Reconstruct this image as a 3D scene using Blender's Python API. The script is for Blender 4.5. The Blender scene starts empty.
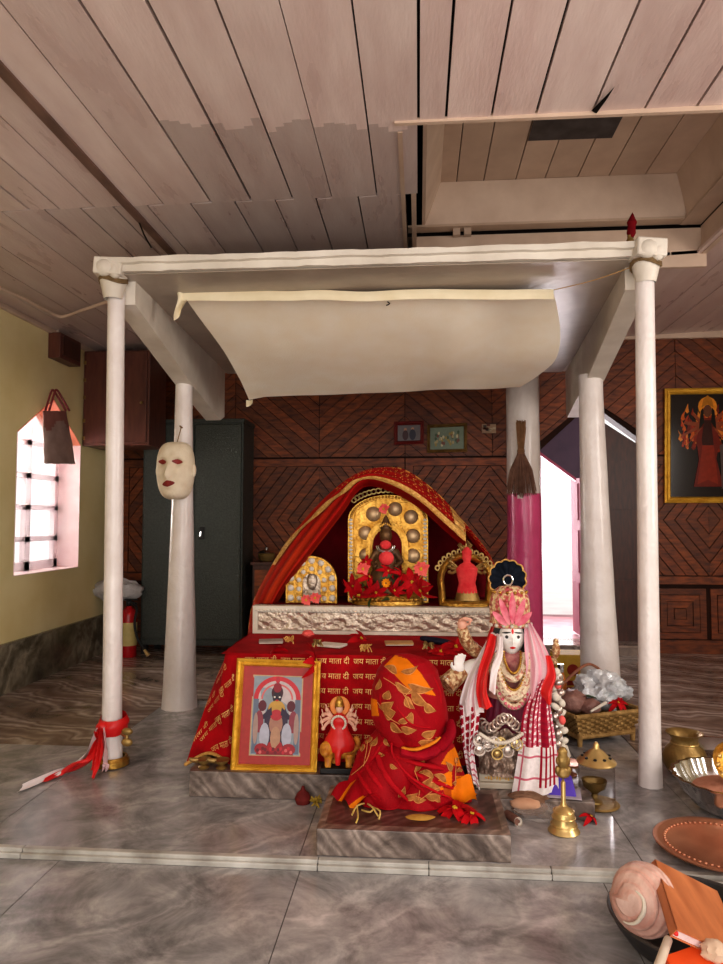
import bpy, bmesh, math, random
from mathutils import Vector, Matrix, Euler, noise
from mathutils.bvhtree import BVHTree
random.seed(7)
PI = math.pi
scene = bpy.context.scene
COL = scene.collection
V = Vector

# ------------------------------------------------------------------ camera model (pixels of the 723x964 frame -> points)
FPX, CXP, CYP, CAMH = 700.0, 361.5, 482.0, 1.2
YAW, PITCH = math.atan(57/700), math.atan(38/700)
RV = V((math.cos(YAW), math.sin(YAW), 0))
FV = V((-math.sin(YAW)*math.cos(PITCH), math.cos(YAW)*math.cos(PITCH), math.sin(PITCH)))
UV = RV.cross(FV)
EYE = V((0, 0, CAMH))
def ray(x, y): return FV + RV*((x-CXP)/FPX) - UV*((y-CYP)/FPX)
def P(x, y, Y):                     # point seen at pixel x,y standing at depth Y
    d = ray(x, y); return EYE + d*(Y/d.y)
def PZ(x, y, z=0.0):                # point seen at pixel x,y lying on height z
    d = ray(x, y); return EYE + d*((z-CAMH)/d.z)
def PX(x, y, X):
    d = ray(x, y); return EYE + d*(X/d.x)

# ------------------------------------------------------------------ materials
def lin(c):
    return tuple(((v/255)/12.92 if v/255 <= .04045 else ((v/255+.055)/1.055)**2.4) for v in c) + (1.0,)
def mat(name, c1, c2=None, scale=8, rough=.5, metal=0, bump=0, bscale=None, attr=False, stretch=(1,1,1),
        rot=(0,0,0), detail=5, trans=0, alpha=1, emis=0, coat=0, sheen=0, lo=.3, hi=.7, ior=1.45, dist=0, rvar=0, spec=None):
    m = bpy.data.materials.new(name); m.use_nodes = True
    nt = m.node_tree; N = nt.nodes; L = nt.links
    b = N['Principled BSDF']
    tc = N.new('ShaderNodeTexCoord'); mp = N.new('ShaderNodeMapping')
    mp.inputs['Scale'].default_value = stretch; mp.inputs['Rotation'].default_value = rot
    L.new(tc.outputs['Object'], mp.inputs['Vector'])
    n = N.new('ShaderNodeTexNoise'); n.inputs['Scale'].default_value = scale; n.inputs['Detail'].default_value = detail
    n.inputs['Distortion'].default_value = dist
    L.new(mp.outputs['Vector'], n.inputs['Vector'])
    r = N.new('ShaderNodeValToRGB'); r.color_ramp.elements[0].position = lo; r.color_ramp.elements[1].position = hi
    r.color_ramp.elements[0].color = lin(c1); r.color_ramp.elements[1].color = lin(c2 or c1)
    L.new(n.outputs['Fac'], r.inputs['Fac'])
    out = r.outputs['Color']
    if attr:
        a = N.new('ShaderNodeAttribute'); a.attribute_name = 'Col'
        mx = N.new('ShaderNodeMix'); mx.data_type = 'RGBA'; mx.blend_type = 'MULTIPLY'; mx.inputs[0].default_value = 1
        L.new(out, mx.inputs[6]); L.new(a.outputs['Color'], mx.inputs[7]); out = mx.outputs[2]
    L.new(out, b.inputs['Base Color'])
    b.inputs['Roughness'].default_value = rough; b.inputs['Metallic'].default_value = metal
    if spec is None: spec = .12 if rough >= .6 else .5
    b.inputs['Specular IOR Level'].default_value = spec
    if rvar:
        mr = N.new('ShaderNodeMapRange'); mr.inputs[3].default_value = max(0, rough-rvar); mr.inputs[4].default_value = rough+rvar
        L.new(n.outputs['Fac'], mr.inputs[0]); L.new(mr.outputs[0], b.inputs['Roughness'])
    b.inputs['Transmission Weight'].default_value = trans; b.inputs['Alpha'].default_value = alpha
    b.inputs['Coat Weight'].default_value = coat; b.inputs['Sheen Weight'].default_value = sheen
    b.inputs['IOR'].default_value = ior
    if emis:
        L.new(out, b.inputs['Emission Color']); b.inputs['Emission Strength'].default_value = emis
    if bump:
        n2 = N.new('ShaderNodeTexNoise'); n2.inputs['Scale'].default_value = bscale or scale*3; n2.inputs['Detail'].default_value = 4
        L.new(mp.outputs['Vector'], n2.inputs['Vector'])
        bp = N.new('ShaderNodeBump'); bp.inputs['Strength'].default_value = bump; bp.inputs['Distance'].default_value = .02
        L.new(n2.outputs['Fac'], bp.inputs['Height']); L.new(bp.outputs['Normal'], b.inputs['Normal'])
    return m
def marble(name, stops, scale=1.5, rot=(0,0,.7), dist=6, rough=.18, detail=4, noisescale=1.5, wl=.5, cloud=((150,150,150),(255,255,255)), cscale=5, attr=False):
    m = bpy.data.materials.new(name); m.use_nodes = True
    nt = m.node_tree; N = nt.nodes; L = nt.links; b = N['Principled BSDF']
    tc = N.new('ShaderNodeTexCoord'); mp = N.new('ShaderNodeMapping'); mp.inputs['Rotation'].default_value = rot
    L.new(tc.outputs['Object'], mp.inputs['Vector'])
    w = N.new('ShaderNodeTexWave'); w.wave_type = 'BANDS'; w.inputs['Scale'].default_value = scale
    w.inputs['Distortion'].default_value = dist; w.inputs['Detail'].default_value = detail
    w.inputs['Detail Scale'].default_value = noisescale; w.inputs['Detail Roughness'].default_value = .6
    L.new(mp.outputs['Vector'], w.inputs['Vector'])
    r = N.new('ShaderNodeValToRGB')
    while len(r.color_ramp.elements) < len(stops): r.color_ramp.elements.new(.5)
    for e, (p, c) in zip(r.color_ramp.elements, stops): e.position = p; e.color = lin(c)
    L.new(w.outputs['Fac'], r.inputs['Fac'])
    n = N.new('ShaderNodeTexNoise'); n.inputs['Scale'].default_value = cscale; n.inputs['Detail'].default_value = 6
    n.inputs['Roughness'].default_value = .7; n.inputs['Distortion'].default_value = .6
    L.new(mp.outputs['Vector'], n.inputs['Vector'])
    r2 = N.new('ShaderNodeValToRGB'); r2.color_ramp.elements[0].position = .32; r2.color_ramp.elements[1].position = .68
    r2.color_ramp.elements[0].color = lin(cloud[0]); r2.color_ramp.elements[1].color = lin(cloud[1])
    L.new(n.outputs['Fac'], r2.inputs['Fac'])
    mx = N.new('ShaderNodeMix'); mx.data_type = 'RGBA'; mx.blend_type = 'MULTIPLY'; mx.inputs[0].default_value = 1
    L.new(r.outputs['Color'], mx.inputs[6]); L.new(r2.outputs['Color'], mx.inputs[7]); out = mx.outputs[2]
    if attr:
        a = N.new('ShaderNodeAttribute'); a.attribute_name = 'Col'
        m2 = N.new('ShaderNodeMix'); m2.data_type = 'RGBA'; m2.blend_type = 'MULTIPLY'; m2.inputs[0].default_value = 1
        L.new(out, m2.inputs[6]); L.new(a.outputs['Color'], m2.inputs[7]); out = m2.outputs[2]
    L.new(out, b.inputs['Base Color']); b.inputs['Roughness'].default_value = rough
    return m

# ------------------------------------------------------------------ mesh builder
class MB:
    def __init__(s):
        s.bm = bmesh.new(); s.cl = s.bm.loops.layers.float_color.new('Col'); s.c = (1,1,1,1); s.mi = 0
    def face(s, vs, c=None):
        try: f = s.bm.faces.new(vs)
        except ValueError: return None
        c = c or s.c
        if len(c) == 3: c = tuple(c)+(1,)
        for l in f.loops: l[s.cl] = c
        f.material_index = s.mi; f.smooth = True
        return f
    def poly(s, pts, c=None): return s.face([s.bm.verts.new(p) for p in pts], c)
    def hexa(s, p8, c=None):        # 4 bottom + 4 top
        v = [s.bm.verts.new(p) for p in p8]
        for q in ((3,2,1,0),(4,5,6,7),(0,1,5,4),(1,2,6,5),(2,3,7,6),(3,0,4,7)): s.face([v[i] for i in q], c)
    def box(s, c, d, rot=None, col=None, taper=1):
        hx, hy, hz = d[0]/2, d[1]/2, d[2]/2; t = taper
        p = [V((-hx,-hy,-hz)),V((hx,-hy,-hz)),V((hx,hy,-hz)),V((-hx,hy,-hz)),V((-hx*t,-hy*t,hz)),V((hx*t,-hy*t,hz)),V((hx*t,hy*t,hz)),V((-hx*t,hy*t,hz))]
        if rot is not None:
            R = rot if isinstance(rot, Matrix) else Euler(rot).to_matrix()
            p = [R@q for q in p]
        s.hexa([V(c)+q for q in p], col)
    def bb(s, a, b, col=None):
        a, b = V(a), V(b); s.box((a+b)/2, (abs(b.x-a.x), abs(b.y-a.y), abs(b.z-a.z)), None, col)
    def prism(s, pts, dvec, col=None):
        d = V(dvec); a = [s.bm.verts.new(p) for p in pts]; b = [s.bm.verts.new(V(p)+d) for p in pts]
        s.face(a[::-1], col); s.face(b, col); n = len(a)
        for i in range(n): s.face([a[i], a[(i+1)%n], b[(i+1)%n], b[i]], col)
    def grid(s, f, nu, nv, cu=False, cv=False, col=None):
        vs = []
        for j in range(nv if cv else nv+1):
            vs.append([s.bm.verts.new(f(i/nu, j/nv)) for i in range(nu if cu else nu+1)])
        for j in range(nv):
            for i in range(nu):
                J = (j+1) % nv if cv else j+1; I = (i+1) % nu if cu else i+1
                s.face([vs[j][i], vs[j][I], vs[J][I], vs[J][i]], col((i+.5)/nu, (j+.5)/nv) if callable(col) else col)
        return vs
    def tube(s, path, r, seg=8, cap=True, col=None, flat=1):
        path = [V(p) for p in path]; n = len(path)
        rs = r if isinstance(r, (list, tuple)) else [r]*n
        t0 = (path[1]-path[0]).normalized()
        up = V((0,0,1)) if abs(t0.z) < .9 else V((1,0,0))
        a = t0.cross(up).normalized(); rings = []
        for i in range(n):
            t = (path[min(i+1,n-1)]-path[max(i-1,0)])
            t = t.normalized() if t.length > 1e-9 else t0
            a = (a - t*a.dot(t)); a = a.normalized() if a.length > 1e-6 else t.orthogonal().normalized()
            b = t.cross(a)
            rings.append([s.bm.verts.new(path[i] + (a*math.cos(2*PI*k/seg) + b*math.sin(2*PI*k/seg)*flat)*rs[i]) for k in range(seg)])
        for i in range(n-1):
            for k in range(seg): s.face([rings[i][k], rings[i][(k+1)%seg], rings[i+1][(k+1)%seg], rings[i+1][k]], col)
        if cap: s.face(rings[0][::-1], col); s.face(rings[-1], col)
    def lathe(s, prof, c=(0,0,0), seg=24, M=None, col=None, sx=1, sy=1, ripple=0, rn=8):
        c = V(c); rings = []
        for (r, z) in prof:
            ring = []
            if r < 1e-5:
                q = V((0,0,z)); q = M@q if M else q
                ring = [s.bm.verts.new(c+q)]
            else:
                for k in range(seg):
                    th = 2*PI*k/seg; rr = r*(1+ripple*math.cos(rn*th))
                    q = V((rr*math.cos(th)*sx, rr*math.sin(th)*sy, z)); q = M@q if M else q
                    ring.append(s.bm.verts.new(c+q))
            rings.append(ring)
        for a, b in zip(rings[:-1], rings[1:]):
            for k in range(seg):
                k2 = (k+1) % seg
                if len(a) == 1 and len(b) == 1: continue
                if len(a) == 1: s.face([a[0], b[k2], b[k]], col)
                elif len(b) == 1: s.face([a[k], a[k2], b[0]], col)
                else: s.face([a[k], a[k2], b[k2], b[k]], col)
    def ell(s, c, r, seg=14, rings=9, M=None, col=None, lo=-PI/2, hi=PI/2):
        if not hasattr(r, '__len__'): r = (r,r,r)
        c = V(c); prof = []
        vs = []
        for j in range(rings+1):
            ph = lo+(hi-lo)*j/rings; row = []
            for k in range(seg):
                th = 2*PI*k/seg
                q = V((r[0]*math.cos(ph)*math.cos(th), r[1]*math.cos(ph)*math.sin(th), r[2]*math.sin(ph)))
                q = M@q if M else q; row.append(c+q)
            if abs(math.cos(ph)) < 1e-4: vs.append([s.bm.verts.new(row[0])])
            else: vs.append([s.bm.verts.new(q) for q in row])
        for a, b in zip(vs[:-1], vs[1:]):
            for k in range(seg):
                k2 = (k+1) % seg
                if len(a) == 1: s.face([a[0], b[k2], b[k]], col)
                elif len(b) == 1: s.face([a[k], a[k2], b[0]], col)
                else: s.face([a[k], a[k2], b[k2], b[k]], col)
    def build(s, name, m, parent=None, flat=False, sharp=40, bevel=0, sub=0, remesh=0, solid=0, kind=None):
        me = bpy.data.meshes.new(name)
        bmesh.ops.recalc_face_normals(s.bm, faces=s.bm.faces[:])
        org = V((0,0,0))
        if parent is None:
            xs = [v.co for v in s.bm.verts]
            org = V(((min(v.x for v in xs)+max(v.x for v in xs))/2, (min(v.y for v in xs)+max(v.y for v in xs))/2, min(v.z for v in xs)))
        else: org = ORG.get(parent.name, V((0,0,0)))
        for v in s.bm.verts: v.co -= org
        if flat:
            for f in s.bm.faces: f.smooth = False
        s.bm.to_mesh(me); s.bm.free()
        ms = m if isinstance(m, (list, tuple)) else [m]
        for q in ms: me.materials.append(q)
        if not flat and hasattr(me, 'set_sharp_from_angle'): me.set_sharp_from_angle(angle=math.radians(sharp))
        o = bpy.data.objects.new(name, me); COL.objects.link(o)
        if parent is None: o.location = org
        else: o.parent = parent
        ORG[o.name] = org
        if remesh:
            q = o.modifiers.new('r', 'REMESH'); q.mode = 'VOXEL'; q.voxel_size = remesh; q.use_smooth_shade = True
            q = o.modifiers.new('s', 'SMOOTH'); q.iterations = 4
        if bevel:
            q = o.modifiers.new('b', 'BEVEL'); q.width = bevel; q.segments = 2; q.limit_method = 'ANGLE'
        if sub: q = o.modifiers.new('u', 'SUBSURF'); q.levels = sub; q.render_levels = sub
        if solid: q = o.modifiers.new('t', 'SOLIDIFY'); q.thickness = solid; q.offset = 0
        if kind: o['kind'] = kind
        return o
ORG = {}
def thing(name, label, cat, loc=(0,0,0), group=None):
    o = bpy.data.objects.new(name, None); COL.objects.link(o); o.location = loc; o.empty_display_size = .05
    ORG[o.name] = V(loc); o['label'] = label; o['category'] = cat
    if group: o['group'] = group
    return o
def tag(o, label, cat, group=None):
    o['label'] = label; o['category'] = cat
    if group: o['group'] = group
    return o
def dup(root, label=None, loc=None, rot=None, scale=None):
    r = root.copy(); COL.objects.link(r)
    if loc is not None: r.location = loc
    if rot is not None: r.rotation_euler = rot
    if scale: r.scale = (scale,)*3
    if label: r['label'] = label
    for ch in list(root.children):
        c = ch.copy(); COL.objects.link(c); c.parent = r
        for g in list(ch.children):
            d = g.copy(); COL.objects.link(d); d.parent = c
    return r
def lerp(a, b, t): return a+(b-a)*t
def interp(tab, x):
    if x <= tab[0][0]: return tab[0][1:]
    for p, q in zip(tab[:-1], tab[1:]):
        if x <= q[0]:
            t = (x-p[0])/(q[0]-p[0]); return tuple(lerp(u, v, t) for u, v in zip(p[1:], q[1:]))
    return tab[-1][1:]
def curve(pts, n):                   # Catmull-Rom through pts, n+1 samples
    pts = [V(p) for p in pts]; out = []
    for i in range(n+1):
        t = i/n*(len(pts)-1); k = min(int(t), len(pts)-2); u = t-k
        p0 = pts[max(k-1,0)]; p1 = pts[k]; p2 = pts[k+1]; p3 = pts[min(k+2,len(pts)-1)]
        out.append(.5*((2*p1)+(p2-p0)*u+(2*p0-5*p1+4*p2-p3)*u*u+(3*p1-p0-3*p2+p3)*u**3))
    return out
_tx = {}
def text_geo(body):
    if body not in _tx:
        c = bpy.data.curves.new('t', 'FONT'); c.body = body; c.size = 1; c.resolution_u = 3
        o = bpy.data.objects.new('t', c); COL.objects.link(o); bpy.context.view_layer.update()
        me = bpy.data.meshes.new_from_object(o.evaluated_get(bpy.context.evaluated_depsgraph_get()))
        vs = [v.co.copy() for v in me.vertices]; fs = [tuple(p.vertices) for p in me.polygons]
        bpy.data.objects.remove(o); bpy.data.curves.remove(c); bpy.data.meshes.remove(me)
        _tx[body] = (vs, fs)
    return _tx[body]
def put_text(mb, body, width, fmap):
    vs, fs = text_geo(body)
    x0 = min(v.x for v in vs); x1 = max(v.x for v in vs); k = width/(x1-x0)
    nv = [mb.bm.verts.new(fmap((v.x-x0)*k, v.y*k)) for v in vs]
    for f in fs: mb.face([nv[i] for i in f])
def nz(p, s=1.0): return noise.noise(V(p)*s)
# ================================================================== MATERIALS
M = {}
M['ceil'] = mat('ceiling_paint', (208,184,178), (226,208,202), 3.5, .3, attr=True, bump=.12, bscale=30, stretch=(3,.6,1), rvar=.1)
M['dark'] = mat('dark_gap', (22,16,14), rough=.9)
M['hatch'] = mat('hatch_paint', (196,170,150), (214,190,170), 5, .45, attr=True, bump=.1, bscale=25)
M['yellow'] = mat('yellow_wall_paint', (226,208,150), (238,224,174), 2.5, .75, bump=.05, bscale=60)
M['plain'] = mat('cream_wall_paint', (200,186,150), (212,198,165), 2.5, .8)
M['wood'] = mat('varnished_wood', (84,36,12), (158,80,30), 7, .5, attr=True, stretch=(1.2,1.2,5), bump=.08, bscale=14)
M['woodbase'] = mat('wall_backing_wood', (38,18,10), (52,26,14), 6, .6)
M['darkwood'] = mat('dark_wood', (58,28,20), (84,42,28), 8, .4, stretch=(6,6,1))
M['cupwood'] = mat('cupboard_wood', (84,44,34), (108,60,46), 6, .4, stretch=(5,5,1))
M['post'] = mat('post_paint', (226,216,212), (240,233,230), 7, .28, attr=True, bump=.25, bscale=28, coat=.3)
M['roof'] = mat('roof_plaster', (206,196,182), (228,220,208), 5, .5, attr=True, bump=.2, bscale=18)
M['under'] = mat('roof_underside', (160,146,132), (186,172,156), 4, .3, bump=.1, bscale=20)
M['winframe'] = mat('window_frame_paint', (236,222,226), (246,236,238), 6, .9, trans=.55)  # transmission added to the paint so the bars seem to glow
M['white'] = mat('white_paint', (232,228,224), (242,240,238), 6, .4)
M['pinkwhite'] = mat('pink_white_paint', (236,206,206), (246,226,226), 5, .4)
M['floor'] = marble('grey_marble', [(0,(182,181,182)),(.3,(202,200,200)),(.55,(188,186,187)),(.8,(216,214,214)),(1,(186,185,186))], .8, (0,0,.95), 7, .2, 6, 2.2, cloud=((152,149,149),(255,252,251)), cscale=4.2, attr=True)
M['floorb'] = marble('brown_marble', [(0,(146,126,114)),(.35,(190,172,160)),(.6,(154,134,122)),(.85,(232,220,212)),(1,(162,142,130))], .9, (0,0,1.9), 9, .16, 4, 1.0, cloud=((170,160,155),(255,250,245)), cscale=3, attr=True)
M['dado'] = marble('dado_marble', [(0,(112,106,92)),(.4,(158,150,132)),(.65,(128,120,104)),(.9,(186,178,160)),(1,(124,118,102))], 1.0, (.9,0,.4), 4, .25, 4, 1.6, cloud=((150,145,135),(255,250,240)))
M['plinth'] = marble('plinth_marble', [(0,(124,112,106)),(.35,(176,164,156)),(.6,(138,126,118)),(.85,(190,180,172)),(1,(136,124,118))], 2.2, (.4,.5,.8), 3.5, .3, 3, 1.2, cloud=((130,118,112),(255,248,244)), cscale=9, attr=True)
M['lip'] = mat('marble_lip', (150,144,136), (206,204,198), 9, .25)
M['steel'] = mat('almirah_paint', (58,62,56), (76,80,74), 60, .45, metal=.3, bump=.3, bscale=120)
M['chrome'] = mat('chrome', (205,205,205), (225,225,225), 4, .18, metal=1)
M['gold'] = mat('gold_leaf', (158,108,34), (214,170,84), 18, .34, metal=.85, bump=.4, bscale=42)
M['goldpaint'] = mat('gold_paint_frame', (206,148,40), (240,190,70), 18, .38, metal=.5, bump=.35, bscale=70)
M['brass'] = mat('brass', (190,156,96), (232,206,142), 8, .28, metal=.65)
M['dimbrass'] = mat('aged_brass', (124,98,54), (180,148,88), 12, .38, metal=.6, bump=.2, bscale=60)
M['copper'] = mat('copper', (170,108,80), (212,150,116), 6, .32, metal=.6)
M['silver'] = mat('embossed_silver', (170,152,134), (222,208,190), 22, .34, metal=.7, bump=.6, bscale=40)
M['dome'] = mat('dull_silver_boss', (176,146,108), (206,178,140), 10, .4, metal=.5)
M['glass'] = mat('clear_glass', (250,250,250), rough=.02, trans=1, ior=1.1)
M['bright'] = mat('sunlit_ground', (246,232,232), (255,246,244), 3, .8)
M['red'] = mat('red_velvet', (140,6,14), (178,12,22), 10, .85, bump=.15, bscale=60)
M['dkred'] = mat('dark_red_velvet', (92,6,14), (124,8,20), 8, .85)
M['redsatin'] = mat('red_satin', (206,24,26), (228,44,40), 7, .4, bump=.1)
M['cloth'] = mat('cream_cotton', (248,236,214), (252,244,228), 6, .85, bump=.15, bscale=120)
M['black'] = mat('black_paint', (22,20,22), (34,32,32), 8, .4)

# ================================================================== SETTING
YB = 6.6; XL = -2.87; XR = 3.7; YF = -1.6
def zc(X): return 2.81+.042*max(-3.2, min(3.9, X))
# ---- floor: marble slabs with open joints
def slabs(mb, xs, ys, z, zb, gap=.0018):
    for i in range(len(xs)-1):
        for j in range(len(ys)-1):
            k = random.uniform(.9, 1.04)
            mb.bb((xs[i]+gap, ys[j]+gap, zb), (xs[i+1]-gap, ys[j+1]-gap, z), (k,k,k,1))
mb = MB()
slabs(mb, [-2.87,-1.66,-.43,.78,1.12,2.3,3.7], [2.545,3.66], 0, -.045)
slabs(mb, [-1.66,-.43,.78,1.12], [3.66,4.62], 0, -.045)
slabs(mb, [-2.87,-1.3,-.42,.62,1.9,3.7], [-1.6,-.3,.9,2.505], -.03, -.09)
mb.build('floor', M['floor'], flat=True, kind='structure')
mb = MB()
slabs(mb, [-2.87,-1.663], [3.663,4.62], 0, -.045); slabs(mb, [1.123,2.3,3.7], [3.663,4.62], 0, -.045)
slabs(mb, [-2.87,-1.663,-.43,1.123,2.3,3.7], [4.62,5.6,6.62], 0, -.045)
mb.build('floor', M['floorb'], flat=True, kind='structure')
mb = MB(); mb.bb((-3.3,-1.7,-.2), (3.8,2.53,-.032)); mb.bb((-3.3,2.53,-.2), (3.8,6.9,-.002))
mb.build('floor', mat('grey_grout', (84,80,78), (104,98,96), 9, .7), kind='structure')
# stepped marble lip along the edge of the shrine floor
mb = MB()
xs = [-2.87,-1.45,-.36,.03,.45,1.6,3.7]
for a, b in zip(xs[:-1], xs[1:]):
    mb.bb((a+.001,2.518,-.013), (b-.001,2.545,.002)); mb.bb((a+.001,2.504,-.031), (b-.001,2.522,-.011))
mb.build('trim_1', M['lip'], bevel=.003, kind='structure')

# ---- ceiling planks
HX0, HX1, HY0, HY1 = -.06, 1.79, 2.80, 4.5
YJ = 3.52
def edgeY(x, pa, pb):               # ceiling line through two sighted points
    a, b = PZ(*pa, 2.775), PZ(*pb, 2.80)
    return lerp(a.y, b.y, (x-a.x)/(b.x-a.x))
def yj(x): return edgeY(x, (150,201), (405,196))
def hy(x): return edgeY(x, (398,130), (723,121))
front = [XL-.1,-2.62,-2.36,-2.13,-1.91,-1.76,-1.59,-1.42,-1.25,-1.016,-.817,-.61,-.42,-.2,.006,.118,.3,.477,.706,.91,1.12,1.33,1.55,1.76,1.98,2.2,2.42,2.64,2.86,3.1,3.35,3.75]
back = [XL-.1,-2.7,-2.5,-2.3,-2.05,-1.84,-1.66,-1.5,-1.33,-1.12,-.9,-.7,-.5,-.29,-.06,.15,.36,.57,.8,1.0,1.22,1.42,1.6,1.79,2.0,2.24,2.45,2.66,2.9,3.12,3.4,3.75]
mb = MB()
def plank(x0, x1, y0, y1, tint=1.0, g=.004, warm=0, lift=0):
    if y1-y0 < .02 or x1-x0 < .01: return
    k = random.uniform(.93, 1.04)*tint; c = (k, k*(.99-warm), k*(.975-warm), 1)
    a, b = x0+g, x1-g; w = random.uniform(-.0015, .0015)*(g > 0)
    q = [V((a,y0,zc(a)+w)), V((b,y0,zc(b)-w)), V((b,y1,zc(b)-w)), V((a,y1,zc(a)+w))]
    mb.hexa([p+V((0,0,lift)) for p in q]+[p+V((0,0,.02)) for p in q], c)
for x0, x1 in zip(front[:-1], front[1:]):
    y0 = YF; y1 = yj((x0+x1)/2) if x1 < .05 else hy((x0+x1)/2)
    g = random.choice([.002,.003,.0045,.006])
    xm = (x0+x1)/2
    if xm > 1.8: y1 = YB+.2
    if -1.05 < xm < -.06:            # older grey paint over the back ends of these boards
        ys = edgeY(xm, (165,121), (400,128))
        st_ = random.getstate()
        for k in range(5):                      # uneven brush edge
            a_, b_ = lerp(x0+g,x1-g,k/5), lerp(x0+g,x1-g,(k+1)/5); yk = ys+.035*math.sin(xm*9+k)+random.uniform(-.012,.012)
            random.seed(int(xm*1000)); plank(a_, b_, y0, yk, 1, 0); random.seed(int(xm*1000)); plank(a_, b_, yk, y1, .72, 0); random.seed(k+int(xm*77))
        random.setstate(st_)
    elif xm < -1.05: plank(x0, x1, y0, y1, .93, g)
    else: plank(x0, x1, y0, y1, 1.03 if xm < .75 else 1, g, warm=.03*random.random())
for x0, x1 in zip(back[:-1], back[1:]):
    xm = (x0+x1)/2; g = random.choice([.002,.003,.005])
    if xm > 1.8: continue
    if xm < -.05: plank(x0, x1, yj(xm)+.005, YB+.2, .68 if xm > -1.1 else .82, g)  # back boards tinted darker, their shade put into the colour
    else: plank(x0, x1, HY1, YB+.2, .95, g)
# torn corner of a board above the hatch
mb.build('ceiling', M['ceil'], flat=True, kind='structure')
mb = MB()
for (a, b, y0, y1) in ((-3.2,HX0-.03,YF-.1,7.0), (HX0-.03,HX1+.03,YF-.1,HY0-.02), (HX1+.03,3.9,YF-.1,7.0), (HX0-.03,HX1+.03,HY1+.02,7.0)):
    q = [V((a,y0,zc(a)+.022)), V((b,y0,zc(b)+.022)), V((b,y1,zc(b)+.022)), V((a,y1,zc(a)+.022))]
    mb.hexa(q+[p+V((0,0,.05)) for p in q])
mb.build('ceiling', M['dark'], kind='structure')
# ---- roof hatch: outer ring, inner sloping frame, raised boarded top
mb = MB()
zt, zo = 3.34, 3.06
mb.bb((HX0-.03,HY1,2.80), (HX1+.03,HY1+.03,zo-.01))
mb.bb((HX1,HY0,2.88), (HX1+.03,HY1,zo))
mb.bb((HX0-.02,HY0+.02,2.80), (HX0+.0,HY1,3.0), (.75,.72,.7,1))
mb.bb((HX0+.03,HY0+.02,2.84), (HX0+.055,HY1,3.05), (.9,.88,.86,1))
A0, A1, B0, B1 = .05, 1.68, 2.95, 4.42          # lower ring of the inner frame
C0, C1, D0, D1 = .15, 1.6, 2.7, 4.36            # its upper ring
zi = 3.09
def board(p, q, r, s, d): mb.prism([p, q, r, s], d)
board((A0,B1,zi), (A1,B1,zi), (C1,D1,zt), (C0,D1,zt), (0,.02,0))
board((A0,B0,zi), (A0,B1,zi), (C0,D1,zt), (C0,D0,zt), (-.02,0,0))
board((A1,B0,zi), (A1,B1,zi), (C1,D1,zt), (C1,D0,zt), (.02,0,0))
for x in (.25, .32): mb.bb((x-.02,HY1-.06,3.03), (x+.025,HY1-.02,3.1), (.8,.78,.76,1))
mb.bb((1.66,HY0,3.07), (HX1,HY1,3.085), (.85,.83,.8,1)); mb.bb((HX0,HY1-.09,3.075), (HX1,HY1,3.09), (.85,.83,.8,1))
mb.build('ceiling', M['hatch'], flat=True, kind='structure')
mb = MB(); x = C0-.1
for w in (.2,.17,.2,.18,.2,.19,.22,.2,.2):
    k = random.uniform(.92, 1.04)
    mb.bb((x+.003,2.5,zt+random.uniform(0,.003)), (x+w-.003,D1+.02,zt+.03), (k,k*.97,k*.95,1)); x += w
mb.build('ceiling', M['hatch'], flat=True, kind='structure')
mb = MB(); mb.bb((-.3,2.3,zt+.03), (2.1,4.8,zt+.08))
mb.bb((-.3,HY1+.05,2.9), (2.1,HY1+.09,zt+.05)); mb.bb((-.16,2.4,2.9), (-.11,4.6,zt+.05)); mb.bb((HX1+.06,2.4,2.95), (HX1+.1,4.6,zt+.05)); mb.bb((-.2,2.4,2.9), (1.9,2.44,zt+.05))
mb.build('ceiling', M['dark'], kind='structure')
mb = MB(); a = P(528,139,3.14); b = P(612,127,3.14)
q = PZ(528,141,zt-.006); r = PZ(612,138,zt-.006); mb.prism([q, r, r+V((0,-.22,0)), q+V((0,-.22,0))], (0,0,.005))
mb.build('trim_2', mat('grey_sheet_patch', (70,62,60), (96,88,86), 9, .6), kind='structure')
mb = MB(); mb.prism([(HX0-.03,hy(HX0)-.012,2.797), (HX1+.4,hy(HX1+.4)-.012,2.797+.042*1.8), (HX1+.4,hy(HX1+.4)+.008,2.797+.042*1.8), (HX0-.03,hy(HX0)+.008,2.797)], (0,0,.02))
mb.build('trim_3', M['hatch'], kind='structure')
# batten, cornice and pipe on the ceiling
mb = MB()
mb.prism([(-1.445,YF,zc(-1.44)+.004), (-1.40,YF,zc(-1.4)+.004), (-1.40,YB,zc(-1.4)+.004), (-1.445,YB,zc(-1.44)+.004)], (0,0,-.014))
mb.build('trim_4', mat('brown_batten', (88,64,54), (128,96,82), 14, .5, stretch=(1,.3,1)), kind='structure')
mb = MB(); mb.bb((XL-.05,YB-.05,zc(-1)-.13), (1.0,YB,zc(-1)-.02)); mb.bb((.9,YB-.05,zc(2.4)-.045), (XR,YB,zc(2.4)+.02))
mb.bb((XL,4.0,zc(XL)-.035), (XL+.035,YB,zc(XL)+.002))
mb.build('trim_5', M['hatch'], bevel=.006, kind='structure')
mb = MB()
pts = [PZ(-10,284,2.665), PZ(20,297,2.665), PZ(55,315,2.67), PZ(66,316,2.67), PZ(80,311,2.67), PZ(110,301,2.675), PZ(125,297,2.68), PZ(170,284,2.69)]
mb.tube(curve(pts, 30), .011, 8)
tag(mb.build('conduit_pipe', M['hatch']), 'thin white conduit pipe bending along the ceiling near the left wall', 'pipe')
mb = MB(); q = PZ(139,222,2.745); mb.tube([q, q+V((.02,.02,-.06)), q+V((.06,.02,-.13))], .004, 6)
tag(mb.build('bent_wire', M['dark']), 'short black bent wire poking down from the ceiling above the left post', 'wire')
mb = MB(); q = PZ(604,98,2.835)
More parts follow.
